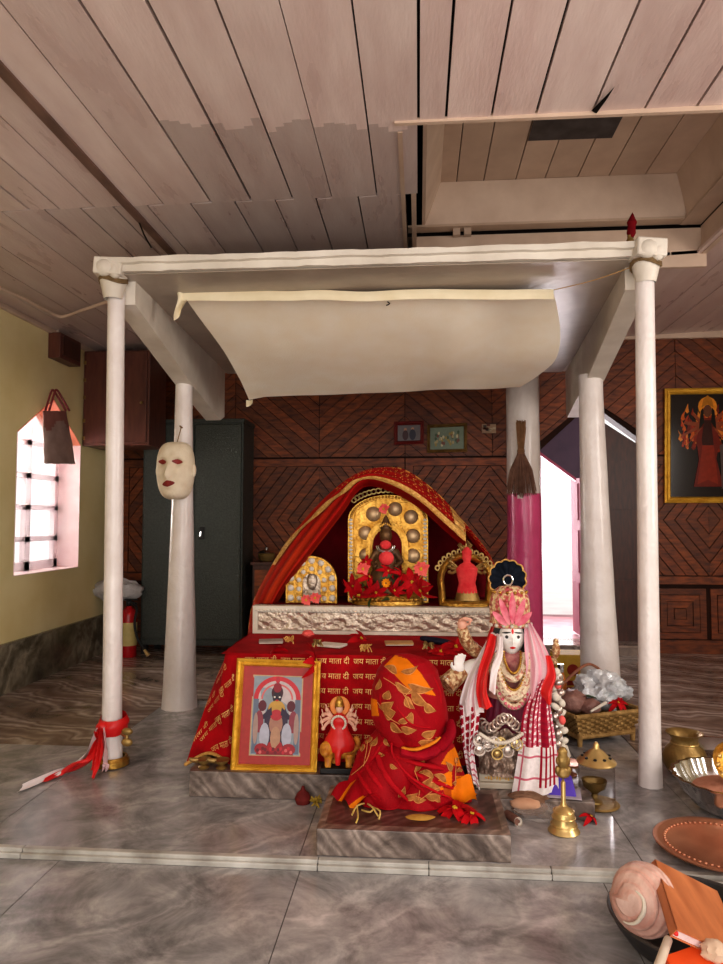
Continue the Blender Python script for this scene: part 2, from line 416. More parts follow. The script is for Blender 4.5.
mb.poly([q+V((-.03,.075,-.004)), q+V((-.005,.1,-.004)), q+V((.012,-.0,-.004)), q+V((.02,-.08,-.004)), q+V((.002,-.02,-.004)), q+V((-.012,.02,-.004))])
mb.build('trim_6', M['dark'], kind='structure')

# ---- left wall with its pointed window
W0, W1, WA, WS, WH, WT, TH = 4.78, 5.73, 5.27, .8, 1.835, 2.155, .26
mb = MB(); xo = XL-TH; zt2 = 2.72
def lw(pts): mb.prism([(XL, y, z) for y, z in pts], (-TH,0,0))
lw([(YF,-.1),(W0,-.1),(W0,zt2),(YF,zt2)]); lw([(W1,-.1),(YB+.2,-.1),(YB+.2,zt2),(W1,zt2)])
lw([(W0,-.1),(W1,-.1),(W1,WS),(W0,WS)])
lw([(W0,WH),(WA,WT),(WA,zt2),(W0,zt2)]); lw([(WA,WT),(W1,WH),(W1,zt2),(WA,zt2)])
mb.build('wall_left', M['yellow'], kind='structure', flat=True)
# reveal lining
mb = MB()
for a, b in (((W0,WS),(W1,WS)), ((W1,WS),(W1,WH)), ((W0,WH),(W0,WS))):
    n = V((0, -(b[1]-a[1]), b[0]-a[0])).normalized()*.006
    mb.prism([(XL+.003,a[0],a[1]), (XL+.003,b[0],b[1]), (xo,b[0],b[1]), (xo,a[0],a[1])], n)
mb.build('trim_7', M['pinkwhite'], flat=True, kind='structure')
mb = MB()
for a, b in (((W1,WH),(WA,WT)), ((WA,WT),(W0,WH))):
    n = V((0, -(b[1]-a[1]), b[0]-a[0])).normalized()*.006
    mb.prism([(XL+.003,a[0],a[1]), (XL+.003,b[0],b[1]), (xo,b[0],b[1]), (xo,a[0],a[1])], n)
mb.build('trim_8', mat('salmon_paint', (226,130,100), (236,150,120), 6, .5), flat=True, kind='structure')
win = MB(); xf = xo+.03
def vb(y0, y1, z0, z1): win.bb((xf,y0,z0), (xf+.045,y1,z1))
vb(W0,W0+.06,WS,WH); vb(W1-.06,W1,WS,WH); vb(W0,W1,WS+.005,WS+.075); vb(WA-.035,WA+.035,WS,WT-.03)
for z in (1.05,1.3,1.55,1.81): vb(W0,W1,z-.02,z+.02)
for (ya, za, yb, zb) in ((W0,WH,WA,WT), (WA,WT,W1,WH)):
    win.prism([(xf,ya,za), (xf,yb,zb), (xf,yb,zb-.07), (xf,ya,za-.07)], (.045,0,0))
wo = win.build('window_1', M['winframe'], flat=True, kind='structure')
mb = MB(); mb.prism([(xf+.02,W0,WS), (xf+.02,W1,WS), (xf+.02,W1,WH), (xf+.02,WA,WT), (xf+.02,W0,WH)], (.003,0,0))
ORG[wo.name] = wo.location.copy(); mb.build('window_pane', M['glass'], wo, flat=True)
# marble dado
mb = MB(); mb.bb((XL,YF,-.06), (XL+.025,YB,.33)); mb.bb((XL,YF,.33), (XL+.03,YB,.345))
mb.build('baseboard_left', M['dado'], flat=True, kind='structure')
mb = MB(); mb.bb((XR,YF,-.1), (XR+.2,YB+.2,3.2)); mb.build('wall_right', M['plain'], kind='structure')

# ---- back wall: timber panelling with chevrons and diamonds round a pointed doorway
DX0, DX1, DZ0, DL, DR, DAX, DAZ = 1.12, 2.04, .09, 1.84, 1.94, 1.6, 2.28
mb = MB()
def bw(pts): mb.prism([(x, YB, z) for x, z in pts], (0,.16,0))
bw([(XL-.2,-.1),(DX0,-.1),(DX0,3.1),(XL-.2,3.1)]); bw([(DX1,-.1),(XR+.2,-.1),(XR+.2,3.1),(DX1,3.1)])
bw([(DX0,-.1),(DX1,-.1),(DX1,DZ0),(DX0,DZ0)]); bw([(DX0,DL),(DAX,DAZ),(DAX,3.1),(DX0,3.1)]); bw([(DAX,DAZ),(DX1,DR),(DX1,3.1),(DAX,3.1)])
mb.build('wall_back', M['woodbase'], flat=True, kind='structure')
def clip(poly, cell):
    out = poly
    n = len(cell)
    for i in range(n):
        a, b = cell[i], cell[(i+1) % n]; nx, nz_ = -(b[1]-a[1]), b[0]-a[0]
        inp = out; out = []
        if not inp: return []
        for j in range(len(inp)):
            p, q = inp[j], inp[(j+1) % len(inp)]
            dp = (p[0]-a[0])*nx+(p[1]-a[1])*nz_; dq = (q[0]-a[0])*nx+(q[1]-a[1])*nz_
            if dp >= 0: out.append(p)
            if dp*dq < 0:
                t = dp/(dp-dq); out.append((p[0]+(q[0]-p[0])*t, p[1]+(q[1]-p[1])*t))
    return out
mb = MB()
def strip(poly, cell, th=None, tint=1):
    q = clip(poly, cell)
    if len(q) < 3: return
    A = sum(q[i][0]*q[(i+1)%len(q)][1]-q[(i+1)%len(q)][0]*q[i][1] for i in range(len(q)))/2
    if abs(A) < 2e-4: return
    k = random.uniform(.55, 1.1)*tint; t = th or random.uniform(.011, .019)
    mb.prism([(x, YB-t, z) for x, z in q], (0,t+.002,0), (k, k*random.uniform(.92,1.02), k*.98, 1))
def rect(x0, z0, x1, z1): return [(x0,z0),(x1,z0),(x1,z1),(x0,z1)]
def chevron(cell, x0, per, d=.115, sl=.85, up=1):
    xs = [p[0] for p in cell]; zs = [p[1] for p in cell]
    k0 = math.floor((min(xs)-x0)/per*2)-1; k1 = math.ceil((max(xs)-x0)/per*2)+1
    for k in range(k0, k1):
        xa, xb = x0+k*per/2, x0+(k+1)*per/2
        s = sl if k % 2 == 0 else -sl
        za = 0 if s > 0 else sl*per/2; zb = sl*per/2 if s > 0 else 0
        for j in range(-40, 60):
            z0 = -3+j*d
            strip([(xa+.003,z0+za+.005),(xb-.003,z0+zb+.005),(xb-.003,z0+d+zb-.003),(xa+.003,z0+d+za-.003)], cell)
def diamond(cell, cx, cz, a, b, n):
    for k in range(n):
        r0, r1 = k+.05, k+.95
        for sx, sz in ((1,1),(-1,1),(-1,-1),(1,-1)):
            q = [(cx+sx*a*r0,cz), (cx+sx*a*r1,cz), (cx,cz+sz*b*r1), (cx,cz+sz*b*r0)]
            if sx*sz < 0: q = q[::-1]
            strip(q, cell)
def frame(x0, z0, x1, z1, w, th=.024):
    full = rect(-9,-9,9,9)
    for q in ([(x0,z0),(x1,z0),(x1-w,z0+w),(x0+w,z0+w)], [(x1,z0),(x1,z1),(x1-w,z1-w),(x1-w,z0+w)], [(x1,z1),(x0,z1),(x0+w,z1-w),(x1-w,z1-w)], [(x0,z1),(x0,z0),(x0+w,z0+w),(x0+w,z1-w)]):
        strip(q, full, th)
def panel(x0, x1, cx, cz=1.2):
    frame(x0, .62, x1, 1.78, .07)
    diamond(rect(x0+.075,.7,x1-.075,1.705), cx, cz, .1, .128, 14)
    xm = (x0+x1)/2
    for a, b in ((x0, xm), (xm, x1)):
        for i in range(3):
            w = .06; frame(a+.02+i*w, .13+i*w, b-.02-i*w, .58-i*w, w*.9, .014+.004*(i % 2))
        strip(rect(a+.2,.31,b-.2,.4), full, .02) if b-a > .45 else None
full = rect(-9,-9,9,9)
strip(rect(XL,.0,DX0-.03,.12), full, .022); strip(rect(DX1+.03,.0,XR,.12), full, .022)
chevron(rect(XL,1.8,DX0-.03,2.95), -.94, 1.63)
chevron([(DX0-.03,1.9),(DAX,DAZ+.04),(DAX,2.95),(DX0-.03,2.95)], -.94, 1.63); chevron([(DAX,DAZ+.04),(DX1+.03,1.99),(DX1+.03,2.95),(DAX,2.95)], 2.36-.815, 1.63)
chevron(rect(DX1+.03,1.8,XR,2.95), 2.36-.815, 1.63)
panel(-1.75,-.13,-.94); panel(-.12,1.1,.66); panel(-2.87,-1.77,-2.3); panel(2.1,3.1,2.62); panel(3.11,3.7,3.4)
mb.build('wall_back', M['wood'], flat=True, kind='structure')
# doorway: threshold, dark panels with sloping edge, outer open leaf
dr = MB()
dr.prism([(1.62,YB+.05,DZ0),(2.03,YB+.05,DZ0),(2.03,YB+.05,DR-.04),(1.62,YB+.05,DAZ-.1)], (0,.03,0))
for z0, z1 in ((.2,.65),(.75,1.2),(1.3,1.75)): dr.bb((1.68,YB+.035,z0), (1.97,YB+.05,z1))
dob = dr.build('door_1', M['darkwood'], flat=True, kind='structure')
ORG[dob.name] = dob.location.copy()
h = MB(); h.tube([(1.66,YB+.03,1.18),(1.66,YB,1.2),(1.66,YB,1.26),(1.66,YB+.03,1.28)], .008, 8); h.build('door_handle', M['dimbrass'], dob)
mb = MB(); a = P(540,452,YB+.06); b = P(576,478,YB+.06); c = P(590,478,YB+.06)
mb.prism([a, b, c, (c.x,YB+.06,DAZ), (DAX,YB+.06,DAZ), (DX0,YB+.06,DL)], (0,.03,0))
mb.build('trim_9', mat('plum_panel', (74,48,78), (92,62,92), 5, .5), flat=True, kind='structure')
mb = MB(); n = V((0,0,-.03)); mb.prism([a+V((0,-.01,0)), b+V((0,-.01,0)), b+n+V((0,-.01,0)), a+n+V((0,-.01,0))], (0,.05,0))
mb.bb((DX0-.02,YB-.012,DZ0), (DX0+.012,YB+.12,DL), None)
mb.build('trim_10', mat('magenta_paint', (168,40,90), (196,60,110), 6, .4), flat=True, kind='structure')
lf = MB(); u = P(568,466,YB+.3); w = P(583,474,YB+.1)
x0, x1, y0, y1 = P(571,500,YB+.6).x, P(580,500,YB+.18).x, YB+.6, YB+.18
lf.prism([(x0,y0,.1),(x1,y1,.1),(x1,y1,1.72),(x0,y0,1.86)], (.03,.0,0))
for z0, z1 in ((.2,.6),(.7,1.1),(1.2,1.55)):
    lf.prism([(lerp(x0,x1,.15)-.012,lerp(y0,y1,.15),z0),(lerp(x0,x1,.85)-.012,lerp(y0,y1,.85),z0),(lerp(x0,x1,.85)-.012,lerp(y0,y1,.85),z1),(lerp(x0,x1,.15)-.012,lerp(y0,y1,.15),z1)], (.013,0,0))
do2 = lf.build('door_2', mat('faded_pink_door', (176,112,130), (196,136,150), 5, .6), flat=True, kind='structure')
mb = MB(); mb.bb((DX0-.05,YB-.16,-.02), (DX1,YB+.16,DZ0-.012)); mb.bb((DX0-.06,YB-.2,DZ0-.012), (DX1,YB+.16,DZ0+.003)); mb.build('trim_11', M['floorb'], kind='structure', flat=True)
mb = MB(); mb.bb((.2,YB+.17,-.3), (3.2,8.6,.072)); mb.build('ground_outside', mat('rosy_veranda_floor', (150,84,92), (190,130,136), 5, .5), kind='structure')
mb = MB(); mb.bb((-1.5,8.6,-.3), (6.5,16,.07)); mb.build('ground_outside', M['bright'], kind='structure')
mb = MB(); mb.bb((-10,-1,-.4), (XL-.4,16,-.25)); mb.build('ground_outside', M['bright'], kind='structure')

# ================================================================== PAVILION
pav = thing('shrine_pavilion', 'white painted masonry canopy on tapering posts standing over the red shrine', 'pavilion', (-.2,4.4,0))
mb = MB()
def roofpt(x, y, top): return V((x, y, (2.435 if not top else 2.52)-.028*(y-3.3)))
FX0, FX1 = P(99,250,3.3).x, P(661,240,3.3).x
def edge(u): return .006*nz((u*14,3,1))+.004*nz((u*40,8,1))
def rf(u, v):
    x = lerp(FX0, FX1, u)
    prof = [(3.34,2.43),(3.30,2.43+edge(u)),(3.295,2.462+edge(u+.3)),(3.275,2.466+edge(u+.3)),(3.27,2.492+edge(u+.6)),(3.40,2.505)]
    k = v*5; i = min(int(k), 4); t = k-i
    return V((x, lerp(prof[i][0],prof[i+1][0],t), lerp(prof[i][1],prof[i+1][1],t)))
mb.grid(rf, 60, 5)
mb.hexa([(FX0,3.4,2.432),(FX1,3.4,2.432),(FX1+.1,5.6,2.375),(FX0,5.4,2.365),(FX0,3.4,2.505),(FX1,3.4,2.505),(FX1+.1,5.6,2.5),(FX0,5.4,2.5)])
mb.build('roof_slab', M['roof'], pav, sharp=60)
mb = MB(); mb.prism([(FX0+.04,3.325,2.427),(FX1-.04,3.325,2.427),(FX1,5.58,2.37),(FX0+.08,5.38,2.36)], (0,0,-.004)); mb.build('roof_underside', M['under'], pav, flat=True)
def beam(x0, x1, prof):
    mb = MB(); Y0, Y1 = prof[0][0], prof[-1][0]
    a = []; b = []
    for y, z in prof:
        t = (y-Y0)/(max(p[0] for p in prof)-Y0); dx = lerp(x0[0], x0[1], t)
        a.append((dx, y, z)); b.append((dx+x1, y, z))
    va = [mb.bm.verts.new(p) for p in a]; vb_ = [mb.bm.verts.new(p) for p in b]
    mb.face(va); mb.face(vb_[::-1]); n = len(a)
    for i in range(n): mb.face([va[i], vb_[i], vb_[(i+1)%n], va[(i+1)%n]])
    mb.build('beam', M['roof'], pav, flat=True)
beam((-1.44,-1.5), -.11, [(3.42,2.425),(3.42,2.30),(4.40,2.09),(5.17,1.955),(5.3,2.0),(5.3,2.36)])
beam((1.0,1.165), .11, [(3.42,2.425),(3.42,2.31),(4.60,2.10),(5.55,2.0),(5.6,2.05),(5.6,2.37)])
def post(x, y, zt, prof, seg=14, jit=.0, name='post', colf=None, lean=0):
    mb = MB()
    n = 26
    def f(u, v):
        z = zt*v; r = interp(prof, z)[0]; th = 2*PI*u
        rr = r*(1+jit*nz((math.cos(th)*2+x*9, math.sin(th)*2, z*3)))
        return V((x+lean*v+rr*math.cos(th), y+rr*math.sin(th), z))
    mb.grid(f, seg, n if not colf else 60, cu=True, col=(lambda u, v: colf(zt*v, u)) if colf else None)
    mb.lathe([(0,zt),(interp(prof, zt)[0],zt)], (x+lean,y,0), seg)
    return mb.build(name, M['post'], pav, sharp=50)
pl = post(-1.505,3.39,2.40, [(0,.054),(.3,.048),(2.2,.043)], 10, lean=-.022)
pr_ = post(1.043,3.34,2.40, [(0,.056),(.15,.05),(2.2,.045)], 10, lean=.024)
post(-1.535,4.46,2.11, [(0,.115),(.12,.105),(.7,.09),(1.3,.07),(2.0,.056),(2.2,.056)], 12, .05)
post(1.15,4.62,2.14, [(0,.135),(.12,.128),(.7,.108),(1.3,.09),(2.0,.078),(2.2,.078)], 12, .05, lean=-.03)
def bc(z, u): return (.80,.10,.30,1) if z < 1.385+.02*nz((u*9,0,2)) else (.86,.84,.82,1)
post(.80,5.42,2.40, [(0,.13),(2.4,.125)], 18, .04, colf=bc)
for x, y in ((-1.53,3.36), (1.07,3.33)):
    mb = MB(); mb.lathe([(.044,2.31),(.05,2.33),(.062,2.38),(.072,2.43),(.07,2.47)], (x,y,0), 12)
    mb.box((x,y-.03,2.455), (.14,.12,.085), (0,.06,.1)); mb.ell((x-.015,y-.07,2.45), (.05,.035,.045)); mb.ell((x+.035,y-.06,2.44), (.035,.03,.045))
    mb.build('post_head', M['roof'], pav, sharp=50, bevel=.012)
jr = mat('jute_rope', (110,88,60), (140,116,84), 30, .9)
for x, y in ((-1.53,3.36), (1.07,3.33)):
    mb = MB()
    for z in (2.392,2.40,2.408): mb.tube([V((x+.068*math.cos(t), y+.068*math.sin(t), z+.012*math.sin(2*t))) for t in [i*PI/8 for i in range(17)]], .0045, 5)
    mb.build('rope_binding', jr, pav)
# ================================================================== THINGS ON THE WALLS AND AT THE BACK
def framed(name, label, cat, pts, depth, fw, fm, n=V((0,-1,0)), group=None):
    """pts TL,TR,BR,BL in the world; returns root, u, v, centre"""
    tl, tr, br, bl = [V(p) for p in pts]
    c = (tl+tr+br+bl)/4; root = thing(name, label, cat, (bl+br)/2, group)
    nn = (tr-tl).cross(bl-tl).normalized()
    if nn.dot(n) < 0: nn = -nn
    def at(u, v, d=0): return (tl*(1-u)+tr*u)*(1-v)+(bl*(1-u)+br*u)*v + nn*d
    W = (tr-tl).length; H = (bl-tl).length; a, b = fw/W, fw/H
    mb = MB()
    prof = [(0,0),(0,depth*.8),(.25,depth),(.55,depth*.75),(.8,depth*.95),(1,depth*.45),(1,.004)]
    for k in range(len(prof)-1):
        (t0,d0),(t1,d1) = prof[k], prof[k+1]
        for (i, j) in ((0,1),(1,2),(2,3),(3,0)):
            def cn(q, t): return [(a*t,b*t),(1-a*t,b*t),(1-a*t,1-b*t),(a*t,1-b*t)][q]
            mb.poly([at(*cn(i,t0),d0), at(*cn(j,t0),d0), at(*cn(j,t1),d1), at(*cn(i,t1),d1)])
    mb.poly([at(0,0,0),at(1,0,0),at(1,1,0),at(0,1,0)])
    mb.build('frame', fm, root, sharp=25)
    return root, at, a, b
def flatpoly(mb, at, pts, d, col=None): mb.poly([at(u, v, d) for u, v in pts], col)
def blob(at, u, v, ru, rv, d, n=14, a0=0, a1=2*PI): return [(u+ru*math.cos(a0+(a1-a0)*i/n), v+rv*math.sin(a0+(a1-a0)*i/n)) for i in range(n if a1-a0 > 6.2 else n+1)]
M['paint'] = mat('printed_picture', (235,235,235), (255,255,255), 40, .45, attr=True)
M['gloss'] = mat('printed_glossy_picture', (225,225,225), (255,255,255), 30, .15, attr=True)

# ---- large framed poster on the right
Y = YB-.035
pts = [P(664,389,Y), P(664,389,Y)+V((.76,0,0)), P(664,503,Y)+V((.76,0,0)), P(664,503,Y)]
root, at, a, b = framed('framed_painting', 'large gilt framed painting of a fiery red figure on the timber wall at right', 'painting', pts, .03, .055, M['goldpaint'])
mb = MB(); R_ = lambda r,g,b_: lin((r,g,b_))
flatpoly(mb, at, [(a,b),(1-a,b),(1-a,1-b),(a,1-b)], .006, R_(30,18,20))
mb.build('canvas', M['gloss'], root)
mb = MB()
random.seed(3)
for i in range(150):                                 # flames round the figure
    t_ = random.uniform(0,2*PI); q_ = random.uniform(.12,1)
    u = .5+.36*q_*math.cos(t_); v = .36+.24*q_*math.sin(t_)
    c = random.choice([R_(214,96,30),R_(190,60,24),R_(236,140,50),R_(150,40,20),R_(120,30,18)])
    s = random.uniform(.035,.085)*(1.2-.6*q_); d = .0065+.00002*i
    flatpoly(mb, at, [(u-s*.5,v+s*.3),(u-s*.2,v-s*.4),(u+random.uniform(-.03,.03),v-s*1.1),(u+s*.3,v-s*.2),(u+s*.5,v+s*.4),(u,v+s*.7)], d, c)
o = mb.build('painted_flames', M['gloss'], root)
mb = MB(); d = .011
flatpoly(mb, at, [(.42,.26),(.58,.26),(.64,.45),(.60,.62),(.68,.86),(.34,.86),(.40,.62),(.37,.45)], d, R_(120,30,20))
flatpoly(mb, at, [(.46,.28),(.54,.28),(.57,.5),(.52,.62),(.46,.6),(.43,.45)], d+.0005, R_(60,18,16))
flatpoly(mb, at, [(.44,.5),(.57,.5),(.62,.84),(.5,.8),(.38,.84)], d+.0008, R_(150,44,24))
for sx in (-1, 1):
    for (du, dv) in ((.26,-.02),(.3,.1),(.25,.2),(.16,-.1)):
        u1, v1 = .5+sx*du, .32+dv
        flatpoly(mb, at, [(.5+sx*.05,.3),(u1,v1-.012),(u1+sx*.02,v1+.012),(.5+sx*.06,.345)], d+.0003, R_(150,70,40))
flatpoly(mb, at, blob(at,.5,.16,.11,.085,d), d-.0008, R_(240,150,40)); flatpoly(mb, at, blob(at,.5,.2,.05,.055,d), d+.001, R_(110,64,44))
flatpoly(mb, at, [(.43,.17),(.45,.1),(.5,.06),(.55,.1),(.57,.17),(.5,.14)], d+.0015, R_(190,120,30))
flatpoly(mb, at, [(.42,.2),(.45,.17),(.46,.3),(.4,.36)], d+.001, R_(18,12,12)); flatpoly(mb, at, [(.58,.2),(.55,.17),(.54,.3),(.6,.36)], d+.001, R_(18,12,12))
flatpoly(mb, at, [(.64,.5),(.76,.46),(.8,.86),(.66,.88)], d+.0005, R_(96,80,76))
mb.build('painted_figure', M['gloss'], root)
# ---- small pictures between chevrons
Y = YB-.03
root, at, a, b = framed('small_framed_picture', 'small dark red framed picture at left of the pair on the back wall', 'picture', [P(394,422,Y),P(424,421,Y),P(424,444,Y),P(394,445,Y)], .02, .035, mat('red_frame', (96,22,20), (120,30,26), 9, .35))
mb = MB(); flatpoly(mb, at, [(a,b),(1-a,b),(1-a,1-b),(a,1-b)], .006, R_(120,110,112)); mb.build('print', M['paint'], root)
mb = MB()
for u, v, ru, rv, c in ((.38,.6,.1,.22,(70,30,34)),(.62,.58,.11,.24,(44,38,60)),(.38,.36,.05,.08,(190,140,110)),(.62,.34,.05,.08,(200,150,120))): flatpoly(mb, at, blob(at,u,v,ru,rv,0), .008+.002*v, R_(*c))
mb.build('painted_figures', M['paint'], root)
root, at, a, b = framed('framed_landscape', 'wider brass framed picture with a pale green scene on the back wall', 'picture', [P(427,425,Y),P(467,423,Y),P(467,452,Y),P(427,453,Y)], .022, .03, mat('dull_gilt', (104,76,34), (140,106,56), 20, .45, metal=.5))
mb = MB(); flatpoly(mb, at, [(a,b),(1-a,b),(1-a,1-b),(a,1-b)], .006, R_(118,132,110)); mb.build('print', M['paint'], root)
mb = MB(); random.seed(5)
for i in range(40):
    u = random.uniform(.2,.8); v = random.uniform(.3,.75); c = random.choice([(160,140,70),(70,92,60),(176,160,110),(120,70,50),(200,190,150)])
    flatpoly(mb, at, blob(at,u,v,.03,.06,0,8), .008+.0001*i, R_(*c))
mb.build('painted_scene', M['paint'], root)
mb = MB(); q = [P(482,424,Y),P(496,424,Y),P(496,433,Y),P(482,433,Y)]; mb.prism(q, (0,.01,0), R_(170,140,110))
o = P(489,428,Y-.001); 
for i in range(9): mb.box((o.x+random.uniform(-.05,.05), Y-.003, o.z+random.uniform(-.028,.028)), (.03,.004,.02), None, random.choice([R_(110,50,30),R_(200,180,150),R_(80,60,50)]))
tag(mb.build('picture_card', M['paint']), 'tiny unframed picture card pinned beside the white and magenta post', 'card')
# ---- electricity meter
g = thing('meter_box', 'small brown wooden meter box high on the yellow wall', 'meter box', PX(60,362,XL))
p0, p1 = PX(48,338,XL), PX(69,362,XL)
ya, yb, za, zb_ = p0.y, p1.y, 2.46, 2.66
mb = MB(); mb.bb((XL+.002,ya,za), (XL+.1,yb,zb_)); mb.build('case', M['cupwood'], g, flat=True, bevel=.004)
mb = MB(); mb.bb((XL+.1,ya+.03,za+.03), (XL+.112,yb-.03,zb_-.03)); mb.build('cover', M['darkwood'], g, flat=True)
mb = MB(); mb.tube([(XL+.05,ya+.05,zb_),(XL+.05,ya+.05,zb_+.05)], .01, 8); mb.build('conduit_stub', M['hatch'], g)
# ---- hanging cupboard in the corner
p0, p1 = P(80,446,5.72), P(148,445,5.72)
g = thing('corner_cupboard', 'reddish brown wooden cupboard hung in the back left corner below the ceiling', 'cupboard', ((XL+p1.x)/2,6.1,p1.z))
zt_ = zc(XL)-.04; xa, xb = XL+.01, p1.x
mb = MB(); mb.bb((xa,5.74,p1.z), (xb,6.13,zt_)); mb.build('carcass', M['cupwood'], g, flat=True, bevel=.004)
xm = xa+.02
mb = MB(); mb.bb((xa+.03,5.72,p1.z+.02), (xb-.02,5.742,zt_-.02)); d_ = mb.build('door', M['cupwood'], g, flat=True, bevel=.004)
mb = MB(); mb.ell((xb-.06,5.71,p1.z+.36), .014); mb.build('door_knob', M['dimbrass'], d_)
for z in (.05,.2,.4,.55,.7): mb = MB(); mb.bb((xa+.005,5.726,p1.z+z), (xa+.028,5.742,p1.z+z+.03)); mb.build('hinge', M['dimbrass'], d_)
# ---- red shopping bag hanging before the window
hk = PX(53,391,XL+.06); Yb = hk.y
g = thing('cloth_bag', 'grey and maroon carrier bag hanging by its handles in front of the window', 'bag', PX(55,466,XL+.06))
t0, t1, b0, b1 = PX(43,411,XL+.06), PX(66,411,XL+.06), PX(39,463,XL+.06), PX(70,464,XL+.06)
def bagf(u, v):
    th = 2*PI*u; s = math.cos(th); x = .035*math.sin(th)*(.6+.6*v)+.012*nz((s*3,v*4,3))
    l = lerp(t0, b0, v); r = lerp(t1, b1, v); p = (l+r)/2+(r-l)/2*s
    return p+V((x+.04*v, 0, .008*nz((s*4,v*3,9))))
M['bag'] = mat('woven_bag_plastic', (146,116,108), (178,148,138), 9, .55, attr=True)
mb = MB(); mb.grid(bagf, 28, 16, cu=True, col=lambda u, v: (.72,.42,.4,1) if v < .28+.1*math.sin(u*20) else (.95,1,1,1))
bot = [bagf(i/28, 1) for i in range(28)]; mb.poly(bot, (.7,.7,.7,1))
mb.build('bag_body', M['bag'], g)
for dx in (0, .03):
    mb = MB(); q0, q1 = bagf(.42,0)+V((dx,0,0)), bagf(.08,0)+V((dx,0,0)); h0 = hk+V((dx,0,0))
    mb.tube(curve([q0, lerp(q0,h0,.6)+V((0,-.015,0)), h0+V((0,-.02,0)), h0+V((0,.02,0)), lerp(q1,h0,.6)+V((0,.015,0)), q1], 20), .009, 6)
    mb.build('bag_handle', mat('maroon_strap', (120,48,50), (142,60,60), 9, .7), g)
# ---- steel almirah
Y = 6.15; p0, p1 = P(143,420,Y), P(241,650,Y)
g = thing('steel_almirah', 'tall dark grey hammered steel almirah against the back wall', 'cupboard', ((p0.x+p1.x)/2,6.35,0))
zt_ = p0.z
mb = MB(); mb.bb((p0.x,Y+.02,.08), (p1.x,YB-.03,zt_)); mb.bb((p0.x-.012,Y,zt_-.03), (p1.x+.012,YB-.03,zt_+.005)); mb.build('carcass', M['steel'], g, flat=True, bevel=.006)
xm = (p0.x+p1.x)/2+.02
for xa, xb in ((p0.x+.015, xm-.003), (xm+.003, p1.x-.015)):
    mb = MB(); mb.bb((xa,Y-.002,.14), (xb,Y+.022,zt_-.045)); dd = mb.build('door', M['steel'], g, flat=True, bevel=.008)
hp = P(202,533,Y-.01)
mb = MB(); mb.box((hp.x,Y-.008,hp.z), (.05,.012,.11)); hd = mb.build('lock_plate', M['black'], dd, bevel=.004)
mb = MB(); mb.tube([(hp.x,Y-.01,hp.z+.01),(hp.x,Y-.04,hp.z+.01),(hp.x-.005,Y-.045,hp.z-.03)], .01, 8); mb.build('door_handle', M['chrome'], dd)
for x in (p0.x+.03, p1.x-.03):
    for y in (Y+.05, YB-.08):
        mb = MB(); mb.box((x,y,.04), (.05,.05,.08), None, None); mb.build('leg', M['black'], g, flat=True)
# ---- fire extinguisher
q = PZ(131,655,0); x, y = q.x, q.y-.06
g = thing('fire_extinguisher', 'red fire extinguisher standing on the floor beside the marble dado', 'fire extinguisher', (x,y,0))
mb = MB(); mb.lathe([(0,0),(.066,0),(.07,.015),(.07,.36),(.06,.4),(.03,.425),(.022,.44),(0,.44)], (x,y,0), 20); mb.build('cylinder', mat('extinguisher_red', (176,16,24), (196,26,32), 5, .25), g)
mb = MB(); mb.lathe([(.0715,.1),(.0715,.3)], (x,y,0), 20, None, None); 
mb.build('label_sleeve', mat('yellow_label', (200,180,110), (216,196,130), 20, .5), g)
mb = MB(); mb.lathe([(.02,.44),(.026,.45),(.026,.48),(.012,.49),(0,.49)], (x,y,0), 12); mb.box((x+.02,y-.01,.5), (.12,.02,.012)); mb.box((x+.03,y-.01,.475), (.1,.02,.01), (0,.25,0)); mb.build('valve', M['black'], g)
mb = MB(); mb.tube(curve([(x+.02,y-.01,.465),(x+.09,y-.05,.43),(x+.09,y-.09,.3),(x+.12,y-.09,.17),(x+.19,y-.1,.07)], 24), .011, 8); hs = mb.build('hose', M['black'], g)
mb = MB(); mb.tube([(x+.185,y-.1,.078),(x+.225,y-.105,.03)], [.012,.02], 10); mb.build('nozzle', M['brass'], hs)
# ---- crumpled bag lying over the extinguisher and dado ledge
M['plastic'] = mat('crumpled_plastic', (200,196,196), (230,228,228), 12, .25, bump=.8, bscale=40, trans=.25)
def crumple(name, c, r, seed, m, label, cat, parent=None, amp=.28, sub=3, flat=False):
    mb = MB(); bmesh.ops.create_icosphere(mb.bm, subdivisions=sub, radius=1)
    for v in mb.bm.verts:
        d = v.co.normalized(); k = 1+amp*nz(d*2.2+V((seed,0,0)))+amp*.6*abs(nz(d*5+V((0,seed,0))))-amp*.25
        v.co = V(c)+V((d.x*r[0]*k, d.y*r[1]*k, d.z*r[2]*k))
    for f in mb.bm.faces:
        for l in f.loops: l[mb.cl] = (1,1,1,1)
    o = mb.build(name, m, parent, flat=flat)
    if parent is None: tag(o, label, cat)
    return o
q = P(118,593,y)
crumple('plastic_bag', (x-.13,y+.02,.575), (.24,.11,.105), 3, M['plastic'], 'crumpled pale plastic bag resting on top of the fire extinguisher', 'bag')
